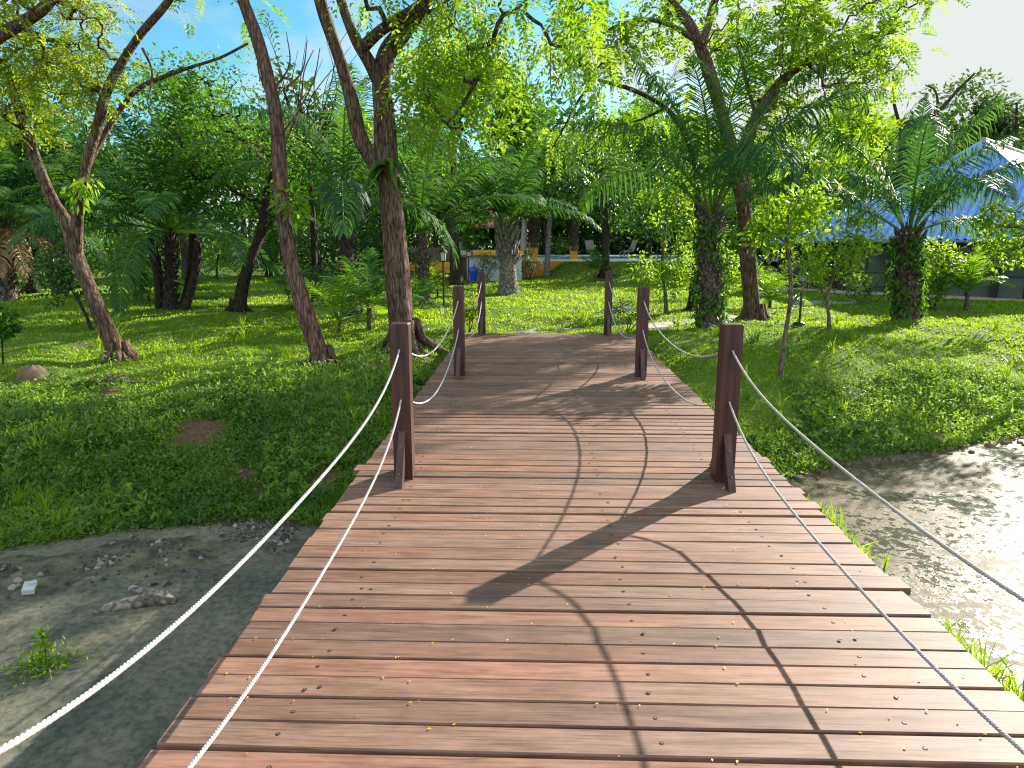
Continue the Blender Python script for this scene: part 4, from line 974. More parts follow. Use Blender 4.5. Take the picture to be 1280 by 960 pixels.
# big spreading tree behind the right palm
B4 = GH(942, 401); Y = B4[1]
tree('spreading_tree', 'tall spreading tree with reddish trunk behind the vine covered palm', B4,
     [([B4 - (0, 0, .2)] + line(Y, [(940, 380), (936, 330), (931, 265), (918, 205), (903, 145), (888, 95), (874, 55), (862, 30), (842, 5), (815, -30)]), .24, .10),
      (line(Y, [(876, 60), (884, 35, .3), (890, 12, .5), (905, -30, .8)]), .12, .08),
      (line(Y, [(931, 250), (932, 185, .6), (955, 130, 1), (990, 90, 1.4), (1030, 66, 1.8), (1075, 50, 2), (1120, 38, 2.4)]), .19, .06),
      (line(Y, [(985, 92, 1.4), (992, 60, 1.5), (1000, 20, 1.5), (1015, -20, 1.5)]), .06, .03),
      (line(Y, [(945, 145, 1), (930, 90, 1.3), (922, 40, 1.5), (925, -20, 2)]), .06, .03),
      (line(Y, [(872, 52), (835, 30, -.6), (800, 25, -1), (765, 35, -1.4), (735, 55, -1.8), (700, 62, -2.2)]), .07, .02),
      (line(Y, [(735, 55, -1.8), (720, 80, -1.9), (700, 95, -2), (690, 120, -2)]), .03, .01)],
     [ell(1040, 80, Y + 1.5, 210, 130, 44), ell(960, 45, Y + 1.0, 200, 130, 34), ell(1060, 20, Y + 1.5, 190, 90, 34), ell(860, 10, Y - .5, 180, 90, 15), ell(760, 50, Y - 1.6, 130, 90, 18),
      ell(930, 120, Y + 2, 110, 120, 10), ell(940, -110, Y, 420, 190, 12), ell(1010, 160, Y + 2, 160, 90, 20), ell(850, 165, Y + 1.5, 60, 110, 3)],
     'leaf_bright', 'pinn', 'bark_red', .9, .62, n=14, rough=.06)
# hanging light tree between (weeping sprays over the middle)
B5 = on_ground(868, 21.5); Y = 21.5
tree('weeping_tree', 'tree with hanging yellow green sprays between the sky gap and the vine palm', B5,
     [([B5 - (0, 0, .2)] + line(Y, [(870, 330), (872, 270), (870, 215), (858, 170), (832, 135), (790, 112), (745, 98), (712, 70), (694, 40)]), .13, .03),
      (line(Y, [(832, 135), (800, 150, .3), (765, 160, .3), (735, 190, .3)]), .05, .015), (line(Y, [(745, 98), (720, 130, -.5), (705, 160, -.8), (690, 185, -1)]), .05, .015),
      (line(Y, [(725, 85), (705, 60, -.2), (690, 60, -.3), (688, 95, -.3), (690, 130, -.3)]), .03, .012)],
     [ell(750, 130, Y, 150, 70, 14), ell(810, 120, Y + .5, 90, 60, 8), ell(725, 165, Y - .5, 90, 60, 8), ell(690, 40, Y, 90, 60, 7)],
     'leaf_bright', 'hanging', 'bark_dark', .32, .42)

# slim young trees on the right bank
def slim(px, py, limbs, blobs, label, leaf='leaf_bright', style=None, bark='bark_grey', r=.05, crad=.28):
    B = GH(px, py); Y = B[1]
    L = [([B - (0, 0, .1)] + line(Y, limbs[0]), r, r * .55)] + [(line(Y, q), r * .6, r * .25) for q in limbs[1:]]
    return tree('young_tree', label, B, L, [ell(x, y, Y, w, h, c) for x, y, w, h, c in blobs], leaf, style or ST['small'], bark, 1, crad, n=8, rtip=.007, maxr=.03)
slim(976, 470, [[(977, 450), (983, 410), (988, 375), (988, 340), (983, 300), (985, 270)], [(987, 385), (1000, 365), (1008, 350)]],
     [(985, 270, 90, 70, 10), (965, 300, 60, 50, 6), (1010, 262, 50, 40, 4)], 'slim young tree with forked grey stem nearest the pond on the right', style=ST['small'])
slim(1037, 411, [[(1036, 395), (1034, 375), (1040, 350), (1050, 325)], [(1035, 378), (1020, 350), (1012, 335)]],
     [(1045, 320, 110, 60, 16), (1020, 335, 70, 40, 7), (1080, 300, 50, 50, 6)], 'small bushy young tree on the lawn right of the black lamp post')
slim(1345, 440, [[(1340, 400), (1330, 350), (1310, 310), (1280, 285), (1255, 282)], [(1300, 300), (1270, 310), (1245, 315)]],
     [(1262, 275, 60, 40, 8), (1275, 310, 60, 40, 8), (1330, 270, 120, 100, 14), (1245, 300, 34, 30, 3)], 'leafy branch of a young tree reaching in from the right edge before the blue roof', r=.08)
# vine-like shrub tree right of the bridge end
slim(833, 392, [[(832, 370), (828, 340), (830, 300), (834, 260)]], [(838, 300, 70, 110, 11), (850, 350, 60, 60, 7), (815, 340, 50, 60, 5), (848, 250, 50, 60, 4)],
     'tall leafy green shrub beside the right end of the footbridge', style=ST['small'], r=.06, crad=.34)

# ================================================================== PALMS
def gp(px, pyb, pxt, pyt):
    B = GH(px, pyb); T = A(pxt, pyt, B[1]); return B, T
B, T = gp(886, 411, 889, 268)
palm('vine_palm', 'big palm with stubby trunk wrapped in vines right of the footbridge end', B, T, .21, 11, 4.9, 'palm', 62, 1.25, .037, 1.5, True, vine=1500, el=(.55, 1.5), bend=(.8, 1.75))
B, T = gp(1133, 399, 1136, 292)
palm('vine_palm', 'vine clad palm on the crest of the right bank before the blue pavilion', B, T, .23, 12, 4.0, 'palm', 64, 1.15, .040, 1.5, True, vine=1700, el=(.45, 1.45), bend=(.75, 1.7))
B, T = gp(636, 366, 632, 285)
palm('stout_palm', 'stout palm with pale trunk in the middle of the far lawn', B, T, .31, 20, 3.9, 'palm', 56, .9, .06, .7, True, el=(.55, 1.5), bend=(.7, 1.5), bark='bark_pale', boot_from=.45)
B, T = gp(214, 386, 212, 290)
palm('clump_palm', 'dark clustering palm with several black stems on the left lawn', B, T, .17, 28, 4.4, 'palm', 60, .8, .055, .55, True, el=(-.1, 1.5), bend=(.8, 1.7), bark='bark_dark',
     stems=[(B + (-.45, .1, -.1), T + (-.7, .2, -.2)), (B + (.45, -.1, -.1), T + (.8, .1, -.3)), (B + (.1, .5, -.1), T + (.3, .9, 0))])
p = on_ground(436, 20.0); T = A(430, 255, 20.0)
palm('drooping_palm', 'tall dark palm with long drooping fronds between the slender and forked trees', p, T, .17, 12, 4.3, 'palm', 60, 1.0, .05, 1.1, True, el=(.0, 1.5), bend=(1.0, 2.0), bark='bark_dark')
p = on_ground(530, 24.0); T = A(528, 290, 24.0)
palm('feather_palm', 'upright feathery palm just right of the forked tree trunk', p, T, .15, 14, 4.6, 'palm', 56, .85, .05, .6, True, el=(.6, 1.5), bend=(.7, 1.3))
p = on_ground(70, 27.0); T = A(72, 250, 27.0)
palm('lawn_palm', 'bushy palm behind the leaning tree at far left', p, T, .2, 26, 4.2, 'palm', 56, .85, .06, .6, True, el=(.0, 1.5), bend=(.8, 1.7))
p = on_ground(5, 25.0); T = A(2, 275, 25.0)
palm('lawn_palm', 'grey green palm cut by the left edge of the view', p, T, .2, 22, 3.8, 'palm', 56, .8, .06, .6, True, dry=5, el=(.0, 1.5), bend=(.8, 1.7))
B, T = gp(572, 346, 568, 262)
palm('slim_palm', 'palm with a bare straight grey trunk before the pale service building', B, T, .21, 20, 2.9, 'palm', 44, .75, .07, .8, False, el=(.0, 1.4), bend=(1.0, 2.0), bark='bark_pale')
B, T = gp(683, 346, 690, 225)
palm('weeping_palm', 'thin trunked palm with bright weeping fronds left of the pool slope', B, T, .13, 22, 3.4, 'palm_light', 50, .9, .08, 1.2, False, el=(.0, 1.4), bend=(1.1, 2.1), bark='bark_pale')
# young palms
def young(px, py, L, n, label, leaf='palm_light', el=(.5, 1.45), stem=.25, r=.05, ll=.4, bend=(.6, 1.3)):
    B = GH(px, py)
    return palm('young_palm', label, B, B + np.array([0, 0, stem]), r, n, L, leaf, 30, ll, .035, .35, False, el=el, bend=bend, group='young palms planted on the lawn')
young(463, 411, 1.35, 11, 'young palm with a short stem left of the forked tree base', 'palm', stem=.5, r=.07)
young(425, 415, 1.8, 12, 'low fan of pale green fronds behind the slender tree base', 'palm_light', el=(.3, 1.2), ll=.5)
young(403, 385, 1.7, 9, 'arching young palm showing left of the slender trunk', 'palm', el=(.3, 1.2), ll=.5)
young(536, 371, 1.0, 9, 'small upright young palm near the black bollard', 'palm_light', stem=.35)
young(745, 352, 1.15, 8, 'small young palm at the foot of the straight tall tree', 'palm', stem=.5)
young(1207, 388, 1.3, 9, 'young palm with orange tinged fronds before the pavilion glass', 'palm_light', stem=.55, r=.06)
young(962, 385, 1.5, 10, 'low young palm at the foot of the reddish trunk', 'palm_light', el=(.3, 1.3), ll=.5)
young(515, 395, 1.1, 8, 'grey green young palm against the forked tree trunk on its right', 'palm', stem=.2)
young(240, 372, 1.6, 10, 'dark low palm sprout right of the clustering palm', 'palm', el=(.2, 1.1), ll=.4)
young(186, 378, 1.6, 10, 'dark low palm sprout left of the clustering palm', 'palm', el=(.2, 1.1), ll=.4)

# ================================================================== SMALLER TREES AND SHRUBS
def small_tree(px, py, limb, blobs, label, leaf, style='small', bark='bark_dark', r=.09, crad=.5, per=1., cat='tree', name='small_tree'):
    B = GH(px, py); Y = B[1]
    L = [([B - (0, 0, .15)] + line(Y, limb), r, r * .5)]
    return tree(name, label, B, L, [ell(x, y, Y, w, h, c) for x, y, w, h, c in blobs], leaf, style, bark, per, crad, rtip=.01, maxr=.05, cat=cat)
small_tree(298, 389, [(303, 360), (313, 325), (326, 290), (332, 250), (342, 205)], [(320, 210, 130, 90, 26), (260, 180, 190, 110, 40), (250, 120, 150, 70, 26), (215, 150, 120, 80, 16)],
           'dark leaning tree with a broad shady crown left of the slender tree', 'leaf_mid', 'small', r=.2, crad=.8, per=1.3)
small_tree(38, 366, [(40, 350), (38, 330), (42, 310)], [(45, 310, 130, 70, 30), (85, 300, 70, 60, 12), (5, 300, 70, 60, 12)], 'small round dark tree with a short trunk on the far left lawn', 'leaf_dark', 'small', r=.2, crad=.6, per=1.4)
small_tree(116, 412, [(108, 395), (95, 370), (84, 350), (78, 335)], [(82, 330, 60, 60, 14), (98, 350, 40, 30, 5)], 'thin black stemmed sapling leaning behind the forked leaning tree', 'leaf_dark', r=.05, crad=.35)
small_tree(143, 372, [(143, 355), (142, 330)], [(140, 325, 60, 40, 10), (150, 345, 50, 30, 6)], 'slight sapling with dark leaves right of the leaning trunk', 'leaf_mid', r=.05, crad=.4)
small_tree(271, 350, [(271, 335), (272, 320)], [(272, 318, 46, 50, 12)], 'pale green sapling in the sunlit gap behind the lawn', 'leaf_bright', r=.07, crad=.5)
small_tree(757, 346, [(757, 320), (757, 290), (756, 255), (752, 210)], [(755, 225, 170, 70, 30), (720, 250, 110, 50, 12), (800, 255, 110, 60, 14), (755, 190, 140, 50, 14)],
           'tall straight tree with flat layered dark crown on the pool slope', 'leaf_dark', 'broad', 'bark_dark', r=.26, crad=.9)
small_tree(3, 455, [(3, 435), (2, 410)], [(6, 408, 36, 40, 6), (2, 395, 40, 30, 4)], 'leafy seedling at the left edge of the lawn', 'leaf_mid', r=.02, crad=.22)
def shrub(px, py, w, h, label, leaf='leaf_mid', style=None, n=14, Y=None, crad=None):
    B = GH(px, py) if Y is None else on_ground(px, Y); Yy = B[1]; s = Yy / FPX; W, H = w * s, h * s
    L = [([B - (0, 0, .1), B + (rng.normal() * W * .15, rng.normal() * W * .1, H * .35), B + (rng.normal() * W * .3, rng.normal() * W * .2, H * .7)], .008 + .009 * H, .005) for k in range(3)]
    return tree('shrub', label, B, L, [(B[0], B[1], B[2] + H * .55, W * .45, W * .4, H * .42, n)], leaf, style or dict(kind='broad', n=50, ll=.035 + .05 * H, lw=.02 + .026 * H), 'bark_dark', 1, crad or .22 * min(W, H) + .1, rtip=.006, maxr=.02, cat='shrub')
shrub(586, 416, 34, 52, 'yellow green shrub behind the far left bridge posts', 'leaf_yellow', n=20)
shrub(782, 414, 60, 42, 'pale leaved shrub behind the far right bridge posts', 'leaf_blue', n=18)
shrub(608, 352, 36, 32, 'grey green shrub against the pale building wall', 'leaf_blue', n=18)
shrub(660, 350, 30, 44, 'pale flowering shrub right of the stout palm trunk', 'leaf_blue', n=16)
shrub(525, 368, 40, 60, 'dark shrub between the forked tree and the tall lamp post', 'leaf_dark', n=18)
shrub(1165, 388, 56, 90, 'leafy climber shrub leaning on the crest palm', 'leaf_bright', n=30)
shrub(1090, 378, 90, 34, 'low dark hedge shrub before the side building', 'leaf_dark', n=22)
shrub(900, 385, 40, 70, 'bright shrub between the vine palm and the reddish trunk', 'leaf_bright', n=22)
shrub(872, 372, 60, 60, 'light green shrub behind the vine palm', 'leaf_bright', n=24)
shrub(700, 318, 40, 26, 'dark shrub on the pool terrace between the planters', 'leaf_mid', n=14, Y=52)
# understorey row along the back of the lawn
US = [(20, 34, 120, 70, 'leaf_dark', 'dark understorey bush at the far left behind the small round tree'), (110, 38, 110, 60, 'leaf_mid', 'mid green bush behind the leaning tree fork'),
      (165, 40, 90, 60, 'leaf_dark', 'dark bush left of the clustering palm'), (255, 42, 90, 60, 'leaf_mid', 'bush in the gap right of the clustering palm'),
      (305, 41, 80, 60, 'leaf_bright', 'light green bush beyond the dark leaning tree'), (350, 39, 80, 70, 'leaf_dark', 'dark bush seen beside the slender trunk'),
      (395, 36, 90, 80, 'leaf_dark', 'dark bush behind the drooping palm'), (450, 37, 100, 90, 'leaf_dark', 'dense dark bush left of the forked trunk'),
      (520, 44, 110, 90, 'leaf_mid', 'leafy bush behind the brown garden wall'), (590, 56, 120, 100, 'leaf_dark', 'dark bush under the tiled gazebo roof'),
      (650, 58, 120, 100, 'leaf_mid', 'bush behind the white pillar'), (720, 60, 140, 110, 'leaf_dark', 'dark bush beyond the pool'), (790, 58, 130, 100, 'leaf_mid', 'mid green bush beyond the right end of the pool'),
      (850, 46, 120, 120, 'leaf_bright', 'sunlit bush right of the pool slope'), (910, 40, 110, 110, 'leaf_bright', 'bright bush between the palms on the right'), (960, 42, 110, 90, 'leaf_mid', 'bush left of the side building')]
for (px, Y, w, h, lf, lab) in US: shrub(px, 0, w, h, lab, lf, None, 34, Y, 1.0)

# ================================================================== BACKGROUND TREES
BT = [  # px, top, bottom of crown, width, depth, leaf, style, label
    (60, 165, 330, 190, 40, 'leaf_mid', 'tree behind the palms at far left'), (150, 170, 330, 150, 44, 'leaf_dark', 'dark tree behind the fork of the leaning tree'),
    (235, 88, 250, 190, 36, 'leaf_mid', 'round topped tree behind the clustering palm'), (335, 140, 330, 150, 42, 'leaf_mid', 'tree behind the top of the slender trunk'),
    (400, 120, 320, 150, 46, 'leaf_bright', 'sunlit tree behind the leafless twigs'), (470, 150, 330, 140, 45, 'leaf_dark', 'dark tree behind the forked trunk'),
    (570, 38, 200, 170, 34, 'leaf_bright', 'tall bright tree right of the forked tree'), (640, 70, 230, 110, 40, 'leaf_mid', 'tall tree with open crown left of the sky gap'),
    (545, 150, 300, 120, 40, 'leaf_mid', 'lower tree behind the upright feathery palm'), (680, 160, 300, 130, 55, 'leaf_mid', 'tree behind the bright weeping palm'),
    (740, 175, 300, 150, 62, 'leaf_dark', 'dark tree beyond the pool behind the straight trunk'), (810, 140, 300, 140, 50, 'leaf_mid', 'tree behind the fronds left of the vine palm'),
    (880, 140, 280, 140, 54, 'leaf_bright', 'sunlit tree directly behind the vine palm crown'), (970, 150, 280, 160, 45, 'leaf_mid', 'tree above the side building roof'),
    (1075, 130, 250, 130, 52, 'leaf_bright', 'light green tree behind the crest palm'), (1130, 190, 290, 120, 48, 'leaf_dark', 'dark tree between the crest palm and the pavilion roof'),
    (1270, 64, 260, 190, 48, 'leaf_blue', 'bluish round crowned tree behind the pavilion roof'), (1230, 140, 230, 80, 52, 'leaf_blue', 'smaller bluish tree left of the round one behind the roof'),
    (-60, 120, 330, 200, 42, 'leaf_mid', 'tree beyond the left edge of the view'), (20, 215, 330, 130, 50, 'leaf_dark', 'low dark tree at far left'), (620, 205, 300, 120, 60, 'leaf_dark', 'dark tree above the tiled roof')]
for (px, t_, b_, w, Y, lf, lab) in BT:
    B = on_ground(px, Y); c = A(px, (t_ + b_) / 2, Y); s = Y / FPX
    W, H = w * s, (b_ - t_) * s
    limbs = [([B - (0, 0, .2), (B[0] + rng.normal() * .3, Y, (B[2] + c[2]) / 2), (c[0] + rng.normal() * .3, Y, c[2] + H * .15)], .10 + .02 * (c[2] - B[2]), .06)]
    for k in range(4):
        a = rng.uniform(0, 6.28); limbs.append(([(c[0], Y, c[2] - H * .3), (c[0] + math.cos(a) * W * .2, Y + math.sin(a) * W * .2, c[2]), (c[0] + math.cos(a) * W * .38, Y + math.sin(a) * W * .35, c[2] + H * .25)], .08, .02))
    blobs = []
    for k in range(6):
        a = rng.uniform(0, 6.28); q = rng.uniform(.15, .55)
        blobs.append((c[0] + math.cos(a) * W * .5 * q, c[1] + math.sin(a) * W * .5 * q, c[2] + rng.uniform(-.28, .30) * H, W * rng.uniform(.2, .32), W * rng.uniform(.2, .3), H * rng.uniform(.15, .24), 10))
    tree('broadleaf_tree', lab, B, limbs, blobs, lf, dict(kind='broad', n=95, ll=.11 + .0052 * Y, lw=.06 + .0024 * Y, flat=.6), 'bark_dark', 1.0, .02 * Y + .15, 'background trees round the lawn', rtip=.015, n=7)
# dead bough against the white sky
Bd = on_ground(1128, 40); Y = 40
tree('dead_tree', 'dead bare bough against the white sky above the pavilion', Bd,
     [([Bd] + line(Y, [(1125, 300), (1128, 200), (1130, 160), (1150, 150), (1172, 140), (1195, 115), (1218, 92)]), .3, .05), (line(Y, [(1168, 143), (1172, 128), (1168, 112), (1158, 107)]), .09, .03),
      (line(Y, [(1128, 170), (1116, 120), (1122, 95), (1108, 85)]), .1, .03), (line(Y, [(1135, 158), (1150, 152), (1175, 130)]), .08, .02)], [], 'leaf_mid', 'small', 'bark_dark', n=8)
# the wood that closes the view: one leafy mass on far trunks
mb = MB(); N = 52000
xx = rng.uniform(-75, 75, N); dd = rng.uniform(66, 80, N) 
top = 13 + 2.5 * np.sin(xx * .21) + 1.8 * np.sin(xx * .53 + 1) + 1.2 * np.sin(xx * 1.1 + 2) - np.where(xx > 24, 3, 0)
zz = rng.uniform(0, 1, N) ** .8 * top
off = rng.normal(size=(N, 3)) * .3
mb.leaves(np.stack([xx, dd, zz], 1) + off, rnd_dirs(N, -.2), rng.normal(size=(N, 3)) + (0, 0, .8), rng.uniform(.5, 1.0, N), rng.uniform(.3, .5, N))
for k in range(70):
    x = rng.uniform(-75, 75); y_ = rng.uniform(67, 79); mb.tube([(x, y_, -.3), (x + rng.normal() * .5, y_, 8)], [.3, .15], 6, 1)
struct(mb.build('far_wood', [M['leaf_dark'], M['bark_dark']]), 'stuff')

# ================================================================== GROUND COVER
def scatter(N, dmin, dmax, amax=.80, off=0.0):
    """points spread over the ground the view could take in, thinning with distance"""
    d = np.exp(rng.uniform(math.log(dmin), math.log(dmax), N)); a = rng.uniform(-amax, amax, N) + off
    return d * np.sin(a), d * np.cos(a)
def on_lawn(x, y, m=.12): return (y - shore(x) > m) & ~((x > DX0 - .05) & (x < DX1 + .05) & (y < 15.55))
# low weeds on the banks
x, y = scatter(85000, 6.5, 17)
k = on_lawn(x, y, .05) & (pnoise(x, y, 2.1) + .5 * pnoise(x, y, 6) + rng.normal(size=len(x)) * .35 > -.75) & (soil(x, y) < rng.uniform(.1, .9, len(x))) & ((y - shore(x) < np.where(x < 0, 4.6, 2.2) + pnoise(x, y, 1.2) * 1.2))
x, y = x[k], y[k]; z = zg(x, y)
mb = MB(); nl = 7
hh = .05 + .17 * np.clip(pnoise(x, y, 1.1) + .45, 0, 1.2) * rng.uniform(.4, 1.3, len(x))
P = np.repeat(np.stack([x, y, z], 1), nl, 0) + np.stack([rng.normal(size=len(x) * nl) * .05, rng.normal(size=len(x) * nl) * .05, np.repeat(hh, nl) * rng.uniform(0.1, 1, len(x) * nl)], 1)
D = rnd_dirs(len(P), .25)
tt = np.clip(np.repeat(rng.normal(.45, .2, len(x)) + .4 * pnoise(x, y + 4, 1.9), nl) + rng.normal(size=len(P)) * .15, 0, 1)
mb.leaves(P, D, rng.normal(size=P.shape) * .6 + (0, 0, 1.), rng.uniform(.03, .085, len(P)), rng.uniform(.018, .042, len(P)), 0, tt)
struct(mb.build('weeds', M['weed']), 'stuff')
x, y = scatter(9000, 6.5, 16)
k = on_lawn(x, y, .05) & (y - shore(x) < np.where(x < 0, 5.0, 1.6)) & (pnoise(x + 3, y, 2.3) + rng.normal(size=len(x)) * .25 > .12) & (soil(x, y) < .5)
x, y = x[k], y[k]; z = zg(x, y); nl = 16; mb = MB()
hh = rng.uniform(.08, .30, len(x)) * (1 + .8 * pnoise(x, y, 2.7)); lx = np.repeat(rng.normal(size=(len(x), 2)) * .05, nl, 0); u = rng.uniform(.1, 1, len(x) * nl)
P = np.repeat(np.stack([x, y, z], 1), nl, 0) + np.stack([lx[:, 0] * u + rng.normal(size=len(u)) * .03, lx[:, 1] * u + rng.normal(size=len(u)) * .03, np.repeat(hh, nl) * u], 1)
tt = np.clip(np.repeat(rng.normal(.6, .2, len(x)) + .45 * pnoise(x + 9, y, 2.2), nl) + rng.normal(size=len(P)) * .15, 0, 1)
mb.leaves(P, rnd_dirs(len(P), .15), rng.normal(size=P.shape) * .6 + (0, 0, 1.), rng.uniform(.05, .12, len(P)), rng.uniform(.022, .05, len(P)), 0, tt)
struct(mb.build('tall_weeds', M['weed']), 'stuff')
x, y = scatter(900, 6.8, 22); k = on_lawn(x, y, .0) & (pnoise(x + 2, y, .9) + rng.normal(size=len(x)) * .3 > .1); x, y = x[k], y[k]; nb = 16
X2, Y2 = np.repeat(x, nb) + rng.normal(size=len(x) * nb) * .03, np.repeat(y, nb) + rng.normal(size=len(x) * nb) * .03; N = len(X2)
H2 = np.repeat(rng.uniform(.14, .42, len(x)), nb) * rng.uniform(.5, 1.1, N); ln = rng.normal(size=(N, 2)) * .45; a = rng.uniform(0, 6.28, N)
b0 = np.stack([X2, Y2, zg(X2, Y2) - .01], 1); wv = np.stack([np.cos(a), np.sin(a), np.zeros(N)], 1) * .009
m_ = b0 + np.stack([ln[:, 0] * H2 * .35, ln[:, 1] * H2 * .35, H2 * .62], 1); tp = b0 + np.stack([ln[:, 0] * H2 * 1.1, ln[:, 1] * H2 * 1.1, H2 * .92], 1)
mb = MB(); V = np.stack([b0 - wv, b0 + wv, m_ + wv * .8, m_ - wv * .8, tp + wv * .05, tp - wv * .05], 1)
mb.add(V.reshape(-1, 3), (np.array([[0, 1, 2, 3], [3, 2, 4, 5]])[None] + (np.arange(N) * 6)[:, None, None]).reshape(-1, 4), np.repeat(np.repeat(rng.uniform(0, 1, len(x)), nb), 6))
struct(mb.build('grass_tufts', M['grass']), 'stuff')
x, y = scatter(5200, 6.8, 30); k = on_lawn(x, y, .0); x, y = x[k], y[k]; N = len(x)
mb = MB(); mb.leaves(np.stack([x, y, zg(x, y) + rng.uniform(.01, .07, N)], 1), rnd_dirs(N) * (1, 1, .3), rng.normal(size=(N, 3)) * .4 + (0, 0, 1.), rng.uniform(.03, .09, N), rng.uniform(.02, .045, N))
struct(mb.build('leaf_litter', M['palm_dry']), 'stuff')
# grass blades
x, y = scatter(210000, 8.0, 44)
bank = y - shore(x) < np.where(x < 0, 4.0, 1.2)
k = on_lawn(x, y, .15) & (soil(x, y) < rng.uniform(.1, .8, len(x))) & (pnoise(x, y, 1.5) + rng.normal(size=len(x)) * .3 > np.where(bank, -.2, -.75)) & ((y < 15.6) | (np.abs(x - .3) > 0) )
x, y = x[k], y[k]; z = zg(x, y); N = len(x); d = np.hypot(x, y)
h = (.022 + .0013 * d) * rng.uniform(.5, 1.3, N) * np.where(y - shore(x) < 1.2, 1.9, 1) * (1 + .5 * pnoise(x, y, 1.9)); w = .006 + .0011 * d
a = rng.uniform(0, 6.28, N); lean = rng.normal(size=(N, 2)) * .55
b0 = np.stack([x, y, z - .01], 1); wv = np.stack([np.cos(a) * w, np.sin(a) * w, np.zeros(N)], 1)
tip = b0 + np.stack([lean[:, 0] * h, lean[:, 1] * h, h + .01], 1)
mb = MB(); V = np.stack([b0 - wv, b0 + wv, tip], 1); mb.add(V.reshape(-1, 3), np.arange(3 * N).reshape(N, 3), np.repeat(np.clip(rng.normal(.5, .25, N) + .3 * pnoise(x, y, .8), 0, 1), 3))
struct(mb.build('grass', M['grass']), 'stuff')
def tussock(pxs, label, Lx, h, n=420):
    P0 = np.array(pxs); b = MB()
    t = rng.uniform(0, 1, n); base = P0[0] * (1 - t)[:, None] + P0[1] * t[:, None] + rng.normal(size=(n, 3)) * (.12, .14, .02)
    H = h * rng.uniform(.5, 1.15, n) * np.sin(math.pi * np.clip(t, .08, .92)) ** .4; dr = rng.normal(size=(n, 2)) * .30
    a = rng.uniform(0, 6.28, n); wv = np.stack([np.cos(a), np.sin(a), np.zeros(n)], 1) * .008
    m_ = base + np.stack([dr[:, 0] * H * .35, dr[:, 1] * H * .35, H * .6], 1); tp = base + np.stack([dr[:, 0] * H, dr[:, 1] * H, H * .95], 1)
    V = np.stack([base - wv, base + wv, m_ + wv * .8, m_ - wv * .8, tp + wv * .05, tp - wv * .05], 1)
    f = np.stack([np.array([0, 1, 2, 3]), np.array([3, 2, 4, 5])])[None] + (np.arange(n) * 6)[:, None, None]
    b.add(V.reshape(-1, 3), f.reshape(-1, 4), np.repeat(rng.uniform(0, 1, n), 6))
    tag(b.build('grass_tussock', M['grass']), label, 'grass clump')
tussock([(2.36, 6.25, -.50), (2.42, 5.0, -.50)], 'bright grass clump growing along the right bridge edge near the shore', 1, .30, 1100)
tussock([(2.40, 4.15, -.50), (2.46, 3.0, -.50)], 'bright grass clump at the right bridge edge nearest the viewer', 1, .28, 1100)
# big leafed plant by the left deck edge
B = GH(402, 662); B = np.array([-2.05, B[1] + .3, zg(-2.05, B[1] + .3)]); b = MB()
t_ = thing('broadleaf_weed', 'broad leaved weed tucked beside the left edge of the deck', 'plant', B)
n = 34; b.leaves(rng.normal(size=(n, 3)) * (.16, .16, .05) + (0, 0, .28), rnd_dirs(n, .3), rng.normal(size=(n, 3)) * .4 + (0, 0, 1.), rng.uniform(.2, .36, n), rng.uniform(.10, .17, n)); b.build('leaves', M['leaf_mid'], t_)
b = MB()
for k in range(8): b.tube([(0, 0, -.05), (rng.normal() * .12, rng.normal() * .12, .32)], .008, 4)
b.build('stems', M['weed'], t_)
# little plant standing in the shallow scum
c = A(57, 815, 1); r_ = ray(57, 832); P0 = _C + r_ * ((WATER_Z - CH) / r_[2]); t_ = thing('pond_seedling', 'small green seedling growing out of the muddy pond at lower left', 'plant', P0)
b = MB(); b.tube([(0, 0, -.05), (.02, 0, .15), (-.01, .02, .30)], .006, 5); b.build('stem', M['weed'], t_)
b = MB(); n = 70; tq = rng.uniform(.1, 1, n); b.leaves(np.stack([rng.normal(size=n) * .03, rng.normal(size=n) * .03, tq * .3], 1), rnd_dirs(n, .2), rng.normal(size=(n, 3)) * .5 + (0, 0, 1.), .06, .028)
n = 260; b.leaves(np.stack([rng.normal(size=n) * .11, rng.normal(size=n) * .10, rng.uniform(0, .07, n)], 1), rnd_dirs(n, .4), rng.normal(size=(n, 3)) * .5 + (0, 0, 1.), .05, .02); b.build('leaves', M['leaf_bright'], t_)
# driftwood, mud lumps, pale litter
r_ = ray(168, 758); P0 = _C + r_ * ((WATER_Z - CH) / r_[2])
b = MB(); q_ = smooth_curve([P0 + (-.30, -.10, -.01), P0 + (-.16, -.06, .02), P0 + (.02, .0, .035), P0 + (.18, .05, .05), P0 + (.34, .08, .015)], 6)
b.tube(q_, np.interp(np.linspace(0, 1, len(q_)), [0, .2, .5, .8, 1], [.018, .042, .055, .06, .03]), 11, rough=.16)
q_ = smooth_curve([P0 + (.26, .08, .05), P0 + (.10, .10, .085), P0 + (-.06, .13, .10), P0 + (-.12, .15, .09)], 5)
b.tube(q_, np.linspace(.05, .022, len(q_)), 9, rough=.16)
M['driftbark'] = barkmat('drift_bark', (.14, .12, .10), (.40, .35, .30), (.30, .26, .22), sx=5, sz=5, bump=.7)
tag(b.build('driftwood', M['driftbark']), 'grey forked driftwood log lying in the muddy shallows', 'driftwood')
r_ = ray(37, 735); P1 = _C + r_ * ((WATER_Z + .06 - CH) / r_[2]); P1[2] = max(WATER_Z, float(zg(P1[0], P1[1]))); b = MB(); b.box(P1 + (0, 0, .03), (.10, .13, .05), rz=.4, rx=.25, ry=.1); b.box(P1 + (.01, .03, .058), (.07, .06, .03), rz=.7, rx=.1)
tag(b.build('rubble_piece', M['greywall']), 'pale chunk of rubble in the mud left of the driftwood', 'rubble')
b = MB(); N = 2600
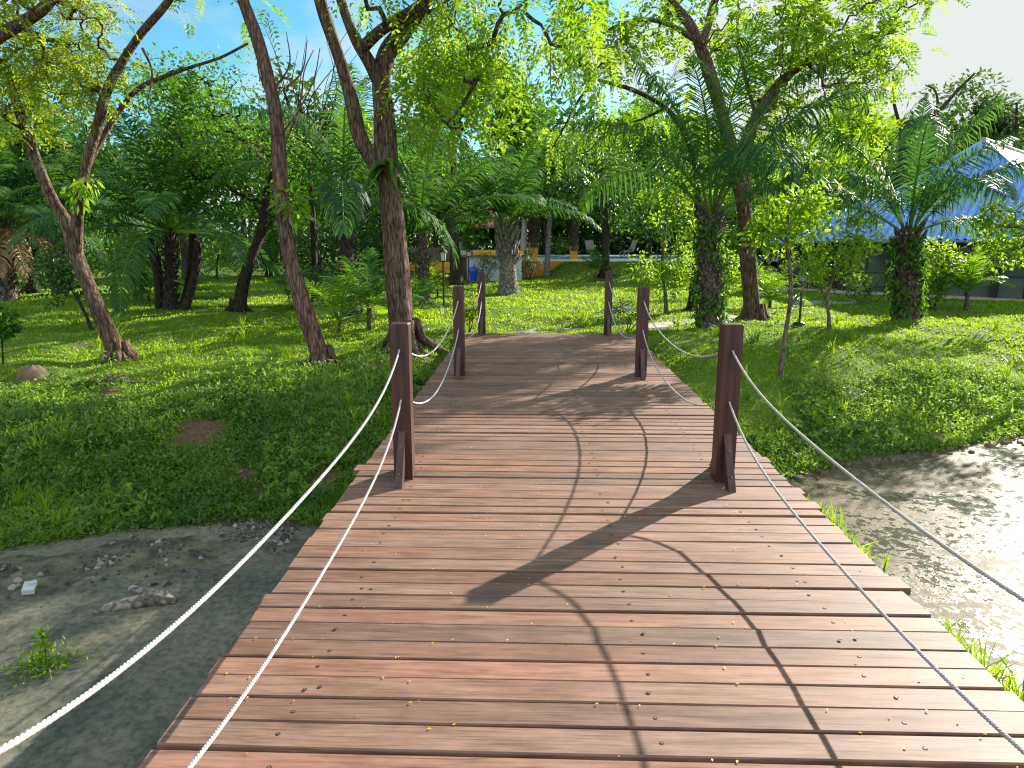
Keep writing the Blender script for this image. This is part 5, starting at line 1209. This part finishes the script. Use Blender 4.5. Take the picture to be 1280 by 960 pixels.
px_ = rng.uniform(-6.6, -2.6, N); py_ = shore(px_) - np.abs(rng.normal(size=N)) * .65 + .12 - np.where(px_ < -4.2, rng.uniform(0, .5, N), 0)
keepd = pnoise(px_, py_, 2.6) + rng.normal(size=N) * .2 > -.05; px_, py_ = px_[keepd], py_[keepd]; N = len(px_)
for k in range(N):
    s_ = rng.uniform(.008, .038) * (1 if rng.uniform() < .93 else 1.9); zz_ = max(WATER_Z, float(zg(px_[k], py_[k])))
    a = np.linspace(0, 6.283, 7)[:-1]; rr = s_ * rng.uniform(.6, 1.2, 6)
    ring = np.stack([px_[k] + rr * np.cos(a), py_[k] + rr * np.sin(a), np.full(6, zz_ - .01)], 1); tp = np.array([[px_[k] + rng.normal() * s_ * .3, py_[k] + rng.normal() * s_ * .3, zz_ + s_ * rng.uniform(.3, .7)]])
    b.add(np.vstack([ring, tp]), [(q, (q + 1) % 6, 6) for q in range(6)], rng.uniform(), int(rng.uniform() < .22))
M['mudlump'] = plain('mud_lump', (.045, .040, .034), .9, noise=.4, scale=20)
struct(b.build('mud_debris', [M['mudlump'], M['stone']]), 'stuff')
b = MB(); N = 60
px_ = rng.uniform(3.2, 9.5, N); py_ = shore(px_) + rng.normal(size=N) * .10 - .02
for k in range(N):
    s_ = rng.uniform(.02, .075); zz_ = max(WATER_Z, float(zg(px_[k], py_[k]))); a = np.linspace(0, 6.283, 8)[:-1]; rr = s_ * rng.uniform(.7, 1.2, 7)
    ring = np.stack([px_[k] + rr * np.cos(a), py_[k] + rr * np.sin(a), np.full(7, zz_ - .02)], 1); r2 = ring * 1; r2[:, :2] = ring[:, :2] * .6 + np.array([px_[k], py_[k]]) * .4; r2[:, 2] = zz_ + s_ * rng.uniform(.4, .8)
    b.add(np.vstack([ring, r2]), [(q, (q + 1) % 7, (q + 1) % 7 + 7, q + 7) for q in range(7)]); b.add(r2, [tuple(range(7))])
struct(b.build('shore_stones', M['soil']), 'stuff')
# earth mound and fallen twigs on the left lawn
P0 = GH(40, 468); b = MB(); a = np.linspace(0, 6.283, 15)[:-1]
rings = [np.stack([P0[0] + r0 * np.cos(a) * (1 + .15 * np.sin(3 * a)), P0[1] + r0 * np.sin(a), np.full(14, P0[2] + z0)], 1) for r0, z0 in ((.24, -.05), (.19, .06), (.11, .13), (.03, .15))]
V = np.vstack(rings) + rng.normal(size=(56, 3)) * .012
b.add(V, [(k * 14 + q, k * 14 + (q + 1) % 14, (k + 1) * 14 + (q + 1) % 14, (k + 1) * 14 + q) for k in range(3) for q in range(14)], .5, 0, True)
tag(b.build('earth_mound', M['soil']), 'small brown earth mound on the left lawn', 'mound')
P0 = GH(135, 482); b = MB()
main = smooth_curve([P0 + (-.55, -.1, .03), P0 + (-.1, .05, .08), P0 + (.35, .0, .06), P0 + (.8, .15, .04)], 6)
b.tube(main, np.linspace(.022, .009, len(main)), 7, rough=.1)
for k in range(9):
    p0 = main[3 + k]; a = rng.uniform(-1.2, 1.2); L = rng.uniform(.25, .6)
    q = [p0 + np.array([math.cos(a + rng.normal() * .2) * L * t, math.sin(a) * L * t, .10 * math.sin(t * 2.5)]) for t in (0, .35, .7, 1)]
    b.tube(smooth_curve(q, 3), np.linspace(.011, .004, 10), 5)
tag(b.build('fallen_branch', M['bark_grey']), 'dry fallen branch with bare twigs lying on the left lawn', 'branch')
